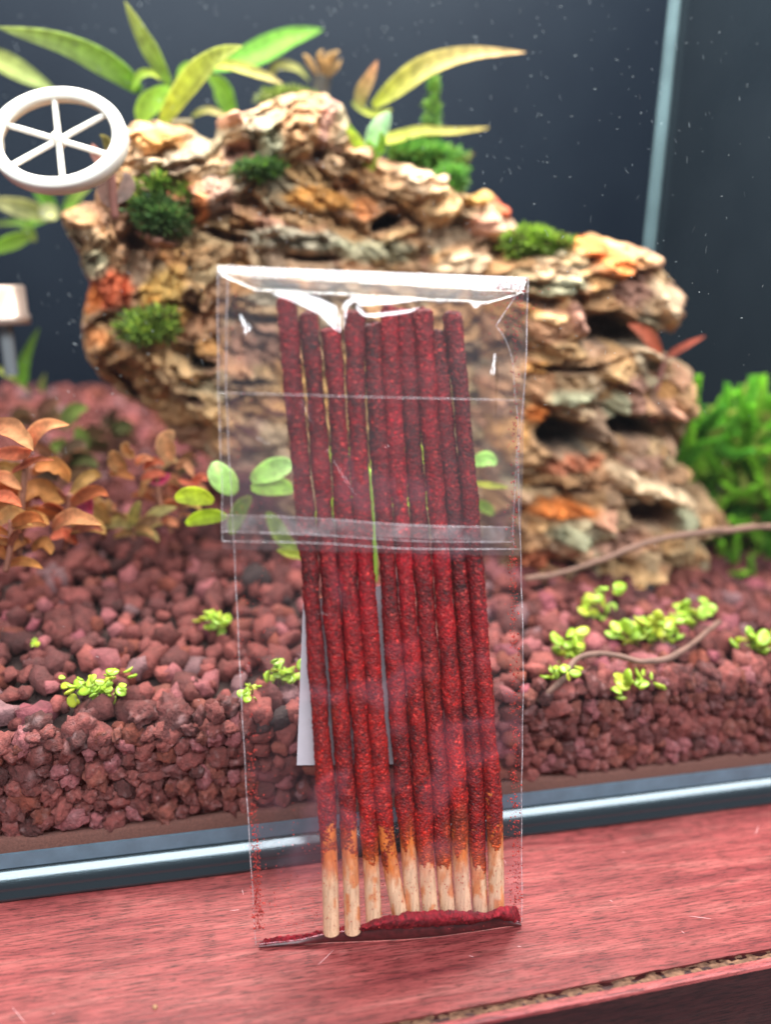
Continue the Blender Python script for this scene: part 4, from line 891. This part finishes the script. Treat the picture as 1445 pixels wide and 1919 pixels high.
# welded edges, crease lines
EDGE = film_mat('film_edge', .32, (.92, .84, .86), rough=.25, hazescale=900, boost=1.5)
def line(name, pts, off, r, n=60, label=None):
    Q = catmull(pts, n); Q[:, 0] += .5 * np.sin(Q[:, 1] * .05) * (abs(Q[-1, 1] - Q[0, 1]) > 200)
    P = np.array([bp(a, b, off if not callable(off) else off(a, b)) for a, b in Q]) - bag_o
    return obj(name, mesh_np(name, *tri(*tube(P, r, 6))), EDGE, bag)
def offx(a, b): u = (a - lx(b)) / (rx_(b) - lx(b)); return pillow(min(1, max(0, u))) + .0012
line('weld_line', [(426, 520), (424, 740), (438, 1020), (457, 1400), (479, 1771)], .0004, .00012)
line('weld_line', [(990, 522), (985, 700), (972, 860), (976, 1030), (981, 1250), (978, 1500), (979, 1728)], .0004, .00012)
line('flap_edge', [(407, 498), (409, 740), (415, 900), (416, 1014)], .0006, .0001)
line('flap_edge', [(416, 1014), (600, 1018), (760, 1028), (976, 1029)], lambda a, b: offx(a, b) + .0008, .0001)
line('opening_edge', [(409, 736), (560, 740), (700, 744), (984, 750)], lambda a, b: offx(a, b) + .0004, .00008)
line('seam', [(985, 524), (960, 565), (930, 610)], .0012, .00013, 20)
line('seam', [(930, 610), (948, 638), (961, 680), (966, 740), (971, 800), (968, 870), (964, 940), (962, 1000), (964, 1024)], .0012, .00011)
line('top_fold', [(407, 498), (560, 505), (760, 512), (991, 521)], .0006, .0002)
line('adhesive_line', [(418, 965), (600, 972), (780, 985), (960, 988)], lambda a, b: offx(a, b) + .0004, .00008)
line('adhesive_line', [(417, 996), (600, 1003), (780, 1014), (965, 1016)], lambda a, b: offx(a, b) + .0004, .00008)
# adhesive band
sheet('adhesive_strip', ((967, 989), (996, 1016)), lambda y: 418, lambda y: 962, 30, 4, lambda u, t, x, y: offx(x, y) + .0003, film_mat('adhesive', .11, (.86, .80, .80), rough=.2, hazescale=160))
# --- sticks
SD = [  # top, via, via, near coat end, coat end y, bottom
    [(536, 552), (551, 740), (575, 1001), (608, 1450), (617, 1600), (621, 1748)],
    [(576, 580), (591, 740), (611, 1001), (647, 1450), (655, 1590), (661, 1746)],
    [(620, 612), (631, 740), (646, 1001), (683, 1450), (694, 1595), (701, 1727)],
    [(664, 580), (668, 740), (681, 1001), (713, 1450), (729, 1600), (750, 1716)],
    [(698, 602), (704, 740), (722, 1001), (755, 1450), (765, 1575), (774, 1712)],
    [(728, 570), (736, 740), (754, 1001), (790, 1450), (798, 1600), (807, 1711)],
    [(757, 577), (768, 740), (787, 1001), (823, 1450), (831, 1605), (840, 1710)],
    [(792, 574), (801, 740), (823, 1001), (857, 1450), (862, 1590), (869, 1704)],
    [(818, 616), (828, 740), (855, 1001), (890, 1450), (895, 1600), (901, 1713)],
    [(846, 582), (864, 740), (886, 1001), (921, 1450), (928, 1560), (931, 1708)]]
COATW = [(38, 36, 33)] * 10
COATE = [1600, 1590, 1600, 1602, 1575, 1600, 1598, 1585, 1598, 1570]
OFFS = [.0030, .0030, .0030, .0030, .0026, .0034, .0028, .0036, .0020, .0032]
SL = ['outermost red coated stick on the left of the packet, standing alone at its foot', 'second red coated stick from the left, its bare foot stained orange on one side',
      'third red coated stick from the left, just touching the edge of the powder heap', 'red coated stick whose bare foot leans sharply right against the next one',
      'red coated stick right of the gap, its bare wood starting highest in the middle', 'red coated stick between the highest bare foot and the orange stained middle foot',
      'red coated stick with a long orange stain above its bare foot, right of the middle', 'third red coated stick from the right, its clean narrow foot in the powder',
      'second red coated stick from the right, with a blotchy foot', 'outermost red coated stick on the right, its top set apart by a gap']
m, nt, out = new_mat('red_granular_coating')
at = nt.nodes.new('ShaderNodeAttribute'); at.attribute_name = 'Col'; v = coords(nt)
vo = nt.nodes.new('ShaderNodeTexVoronoi'); vo.inputs['Scale'].default_value = 2600; nt.links.new(v, vo.inputs['Vector'])
sep = nt.nodes.new('ShaderNodeSeparateColor'); nt.links.new(vo.outputs['Color'], sep.inputs[0])
f = ramp(nt, sep.outputs[0], [(0, .5), (.6, .9), (.92, 1.2), (.98, 2.2)])
c = mixc(nt, 1.0, at.outputs['Color'], f, 'MULTIPLY')
p = N(nt, 'ShaderNodeBsdfPrincipled', Roughness=.5); nt.links.new(c, p.inputs['Base Color']); p.inputs['Specular IOR Level'].default_value = .35
nt.links.new(bump(nt, mathn(nt, 'ADD', noise(nt, v, 2600, 3), mathn(nt, 'MULTIPLY', vo.outputs['Distance'], -1.0)), .8, .0003), p.inputs['Normal']); nt.links.new(p.outputs[0], out.inputs[0])
COAT = m
m, nt, out = new_mat('bare_wood')
at = nt.nodes.new('ShaderNodeAttribute'); at.attribute_name = 'Col'; v = coords(nt, (1, 1, 1)); vf = coords(nt, (1500, 1500, 90)); vs = coords(nt, (2600, 2600, 1500))
c = mixc(nt, 1.0, at.outputs['Color'], ramp(nt, noise(nt, vf, 1, 3), [(.3, .72), (.7, 1.15)]), 'MULTIPLY')
c = mixc(nt, ramp(nt, noise(nt, vs, 1, 3, .6), [(.62, 0.0), (.67, .85)]), c, (.36, .05, .02))
p = N(nt, 'ShaderNodeBsdfPrincipled', Roughness=.6); nt.links.new(c, p.inputs['Base Color']); nt.links.new(bump(nt, noise(nt, vf, 1, 3), .4, .0002), p.inputs['Normal']); nt.links.new(p.outputs[0], out.inputs[0])
BARE = m
for i, pts in enumerate(SD):
    off = OFFS[i]; K = 36; nS = 800
    C2 = catmull(pts, nS); P = np.array([bp(a, b, off) for a, b in C2]); pxm = np.linalg.norm(P - CAM, axis=1) / F
    T, S, Nn = frames(P); t = np.linspace(0, 1, nS)
    ce = COATE[i]; rootp = P[-1].copy(); st = thing('coated_stick', SL[i], 'stick', tuple(rootp), 'red coated sticks in the packet')
    # bare core: from just above the coat end to the foot
    sel = np.where(C2[:, 1] > ce - 90)[0]; Pc = P[sel]; wd = 13.6 * pxm[sel]
    wd = wd * (1 + .02 * np.sin(np.linspace(0, 5, len(sel)))); wd[-1] *= .93
    V, Q = tube(Pc, wd, 20); V, Q = tri(V, Q)
    yy = np.concatenate([np.repeat(C2[sel, 1], 20), [C2[sel[0], 1], C2[sel[-1], 1]]])
    ang = np.concatenate([np.tile(np.arange(20), len(sel)), [0, 0]])
    nz = fbm(V * np.array([900, 900, 260]) + i * 5, 3, i); stain = np.clip(1 - sstep(ce - 4, ce + 60, yy + nz * 40), 0, 1); n2 = fbm(V * np.array([700, 700, 220]) + 9 + i * 3, 2, 50 + i)
    blot = sstep([.40, .06, .18, .12, .28, .20, .02, .24, .0, .05][i], [.40, .06, .18, .12, .28, .20, .02, .24, .0, .05][i] + .22, n2) * .75; k = np.clip(np.maximum(stain, blot), 0, 1)[:, None]
    base = np.array([.62, .39, .24]) * (1 + .1 * nz[:, None]); Cw = base * (1 - k) + np.array([.52, .13, .02]) * k
    obj('wooden_core', mesh_np('wooden_core', V - rootp, Q, np.clip(Cw, 0, 1)), BARE, st)
    # coating
    a = np.linspace(0, 2 * math.pi, K, endpoint=False); ang, tt = np.meshgrid(a, np.arange(nS)); yb = np.repeat(C2[:, 1:2], K, 1)
    wtop, wm_, wb_ = COATW[i]; wpx = np.interp(yb, [550, 1000, 1500, 1620], [18.0, 16.7, 16.0, 14.9])
    rb = wpx * pxm[:, None]
    rb = rb * (1 + .05 * fbm(np.stack([C2[:, 1] / 95 + i * 9, C2[:, 1] * 0, C2[:, 1] * 0], 1), 2, 11)[:, None] * 1.6) * [1, .97, 1, 1.03, 1, .96, 1.02, 1, .98, .92][i]
    dirs = np.cos(ang)[..., None] * S[:, None] + np.sin(ang)[..., None] * Nn[:, None]
    Vb = P[:, None] + rb[..., None] * dirs; fl = Vb.reshape(-1, 3)
    w1, w2, idd, _ = worley(fl * 2100 + i, 3 + i); lump = fbm(fl * 260 + i, 2, i)
    dsp = (.45 - w1) * .00034 + fbm(fl * 150 + 7 * i, 2, 40 + i) * .00030 + lump * .00018 + fbm(fl * 900, 2, 8 + i) * .00014
    edge_n = fbm(np.stack([np.cos(ang.ravel()) * 1.3 + i * 4, np.sin(ang.ravel()) * 1.3, fl[:, 2] * 40], 1), 3, 70 + i) * 46
    over = (yb.ravel() + edge_n) - (ce + 6)
    thin = sstep(-62, 6, over)                                     # coating thins out and ends ragged
    rr = (rb.ravel() - 13.0 * np.repeat(pxm, K)) ; rad = rb.ravel() + dsp; rad = rad * (1 - thin) + (13.9 * np.repeat(pxm, K) + .00005 + dsp * .25) * thin
    drop = over > 2; rad = np.where(drop, 11.5 * np.repeat(pxm, K), rad)
    tipn = 9 * (fbm(np.stack([np.cos(ang.ravel()) * 1.6, np.sin(ang.ravel()) * 1.6, np.full(ang.size, i * 3.7)], 1), 2, 30 + i) + .45); cap = 1 - np.clip(((tt.ravel() - tipn) / 7.0), 0, 1); rad = rad * np.sqrt(np.clip(1 - cap ** 2, .02, 1))
    V = np.repeat(P, K, 0) + rad[:, None] * dirs.reshape(-1, 3)
    y_ = yb.ravel(); low = sstep(900, 1500, y_)[:, None]; cr = np.array([.20, .0008, .006]) * (1 - low) + np.array([.26, .005, .0015]) * low
    tone = [.85, .9, 1.15, 1.05, .9, 1.2, .9, 1.2, .95, .9][i]
    lum = (.42 + .8 * idd + .5 * lump + .45 * fbm(fl * np.array([120, 120, 45]) + i * 11, 2, 60 + i))[:, None].clip(.1, 3) * tone; bright = (idd > .95)[:, None] * np.array([.16, .03, .02])
    pt = np.clip(sstep(.30, .6, fbm(fl * np.array([240, 240, 70]) + i * 7, 2, 90 + i)) * sstep(1150, 1500, y_), 0, 1)[:, None] * .6
    Cc = (cr * lum + bright) * (1 - pt) + np.array([.25, .03, .008]) * pt * (.8 + .4 * idd[:, None])
    Cc = Cc * (1 - thin[:, None] * .75) + np.array([.40, .07, .010]) * thin[:, None] * .75 * (.7 + .5 * idd[:, None])
    Q = grid_faces(nS, K, True); keep = ~(drop[Q].all(1)); Q = Q[keep]; top_i = len(V)
    V = np.vstack([V, P[0]]); Cc = np.vstack([Cc, Cc[0]]); V_, A = tri(V, np.vstack([Q, np.stack([np.full(K, top_i), np.arange(K), (np.arange(K) + 1) % K, (np.arange(K) + 1) % K], 1)]))
    obj('coating', mesh_np('coating', V - rootp, A, np.clip(Cc, .002, 1)), COAT, st)
# white strip behind the sticks
pts = [(568, 1128), (742, 1092), (760, 1432), (556, 1434)]
Vs = [bp(a, b, -.00002) for a, b in pts] + [bp(a, b, .0002) for a, b in pts]; o_ = Vs[2].copy()
o = obj('paper_strip', mesh_np('paper_strip', np.array(Vs) - o_, np.array([(0, 3, 2, 1), (4, 5, 6, 7), (0, 1, 5, 4), (1, 2, 6, 5), (2, 3, 7, 6), (3, 0, 4, 7)]), smooth=False), plain_mat('white_paper', (.46, .43, .46), .6, nscale=500, namt=.05))
o.location = o_; tag(o, 'plain white slip of card tucked behind the red sticks', 'card')
# --- powder
POW = attr_mat('red_powder', .8, nscale=1800, namt=.4, bscale=2600, bamt=.9, bdist=.0005)
topp = np.array([(484, 1768), (500, 1757), (560, 1753), (610, 1749), (648, 1742), (690, 1727), (720, 1716), (760, 1711), (800, 1706), (840, 1705), (880, 1706), (912, 1712), (940, 1698), (968, 1696), (977, 1722)], float)
lip = np.array([(484, 1770), (500, 1768), (560, 1762), (612, 1750), (650, 1745), (690, 1741), (720, 1737), (760, 1736), (800, 1734), (840, 1731), (880, 1729), (905, 1723), (926, 1716), (950, 1722), (977, 1729)], float)
xs = np.linspace(485, 976, 260); ty = np.interp(xs, topp[:, 0], topp[:, 1]) + 3.0 * fbm(np.stack([xs / 7, xs * 0, xs * 0], 1), 3, 3); ly = np.interp(xs, lip[:, 0], lip[:, 1]); rows = []
uu = (xs - 485) / 491; thick = .0050 * np.sin(np.pi * uu) ** .5
bot = np.array([(484, 1772), (560, 1769), (620, 1766), (700, 1763), (760, 1760), (820, 1755), (900, 1744), (977, 1732)], float)
by = np.interp(xs, bot[:, 0], bot[:, 1]); BOTP = [atZ(x, b, .0002) for x, b in zip(xs, by)]; LIPP = [atY(x, a, B[1] - .0004) for x, a, B in zip(xs, ly, BOTP)]
for k, t in enumerate(np.linspace(0, 1, 10)):
    rows.append([bp(x, a, (.0012 + .0042 * float(sstep(650, 715, x))) * min(1, th * 500)) * (1 - t) + L_ * t + np.array([0, 0, .0012 * math.sin(t * 3.14) * th * 200]) for x, a, th, L_ in zip(xs, ty, thick, LIPP)])
rows.append([L_ + np.array([0, .0002, -.0008]) for L_ in LIPP])
V = np.array(rows); V = V + (np.sin(np.pi * np.linspace(0, 1, len(rows)) ** .8)[:, None] * (.0024 * sstep(640, 700, xs) * sstep(0, 25, 976 - xs))[None])[..., None] * en; fl = V.reshape(-1, 3); V = fl + (fbm(fl * 900, 3, 5)[:, None] * .0007 + fbm(fl * 2600, 2, 6)[:, None] * .0003) * en; o_ = V[len(V) // 2].copy()
cn = worley(fl * 1600, 8)[2][:, None]
mbp = MB(); mbp.add(V - o_, grid_faces(11, 260)[:, ::-1], np.array([.24, .005, .014]) * (.4 + 1.0 * cn))
PG = np.array([(1, 0, 0), (-1, 0, 0), (0, 1, 0), (0, -1, 0), (0, 0, 1), (0, 0, -1)], float); PF = np.array([(0, 2, 4, 4), (2, 1, 4, 4), (1, 3, 4, 4), (3, 0, 4, 4), (2, 0, 5, 5), (1, 2, 5, 5), (3, 1, 5, 5), (0, 3, 5, 5)])
for k_ in rng.integers(0, len(V), 1900): mbp.add(PG * rng.uniform(.00009, .00022) @ rmat().T + V[k_] - o_ + rng.normal(0, .0002, 3), PF, np.array([.30, .006, .018]) * rng.uniform(.4, 1.5))
v4, f4 = ico(0) if False else (np.array([(1, 0, 0), (-1, 0, 0), (0, 1, 0), (0, -1, 0), (0, 0, 1), (0, 0, -1)], float), np.array([(0, 2, 4), (2, 1, 4), (1, 3, 4), (3, 0, 4), (2, 0, 5), (1, 2, 5), (3, 1, 5), (0, 3, 5)]))
v4q = v4; f4q = np.hstack([f4, f4[:, 2:3]])
powd = mbp.mesh('powder_heap'); o = obj('powder_heap', powd, POW); o.location = o_; tag(o, 'loose crimson powder heaped along the bottom of the packet', 'powder', kind='stuff')
# bottom gusset: front lip falling to the wood
bot = np.array([(484, 1772), (560, 1768), (620, 1765), (700, 1763), (760, 1760), (820, 1755), (900, 1744), (977, 1732)], float)
by = np.interp(xs, bot[:, 0], bot[:, 1]); rows = []
for t in np.linspace(0, 1, 6): rows.append([L_ * (1 - t) + B * t + np.array([0, -.0008 * math.sin(t * 3.14), 0]) for L_, B in zip(LIPP, BOTP)])
m, nt, out = new_mat('gusset_film'); p = N(nt, 'ShaderNodeBsdfPrincipled', Roughness=.4); nt.links.new(ramp(nt, noise(nt, coords(nt), 500, 4), [(.35, (.030, .006, .006)), (.7, (.085, .012, .014))]), p.inputs['Base Color']); nt.links.new(p.outputs[0], out.inputs[0])  # dark maroon stands for powder behind the film plus its shadow, painted in
obj('gusset', mesh_np('gusset', np.array(rows).reshape(-1, 3) - bag_o, grid_faces(6, 260)[:, ::-1]), m, bag)
P = np.array(LIPP) + np.array([0, -.0001, .0002]) - bag_o
obj('lip_line', mesh_np('lip_line', *tri(*tube(P[::3], .00018, 6))), film_mat('lip_film', .5, (.60, .22, .26), rough=.2, hazescale=800), bag)
# clinging specks of powder
mb = MB()
def red_speck(px, py, off, r):
    c = bp(px, py, off); r = r * 1.7; mb.add(v4 * r * rng.uniform(.6, 1.4, (1, 3)) @ rmat().T + c - bag_o, f4, np.array([.42, .03, .02]) * rng.uniform(.5, 1.3))
for i in range(700):
    y = rng.uniform(1000, 1735) if rng.random() < .75 else rng.uniform(540, 1000); red_speck(rng.normal(np.interp(y, [500, 1000, 1730], [975, 962, 968]), 5.5), y, .0012, rng.uniform(.00006, .00016))
for i in range(420): y = 1740 - abs(rng.normal(0, 170)); red_speck(np.interp(y, [1000, 1760], [452, 486]) + rng.normal(0, 5), y, .0012, rng.uniform(.00006, .00015))
for i in range(60): y = rng.uniform(540, 1300); red_speck(rng.normal(450, 9), y, .0012, rng.uniform(.00006, .00012))
for i in range(620): y = 1745 - abs(rng.normal(0, 150)); x = rng.uniform(480, 975); red_speck(x, y, .0005 if rng.random() < .5 else pillow((x - 478) / 500) + .0002, rng.uniform(.00004, .00011))
for i in range(170): red_speck(rng.normal(950, 22), 525 + abs(rng.normal(0, 45)), .002, rng.uniform(.00006, .00014))
for i in range(120): red_speck(rng.normal(478, 16), rng.normal(1230, 180), .001, rng.uniform(.00005, .0001))
obj('powder_speck', mb.mesh('powder_speck'), POW, bag, kind='stuff')
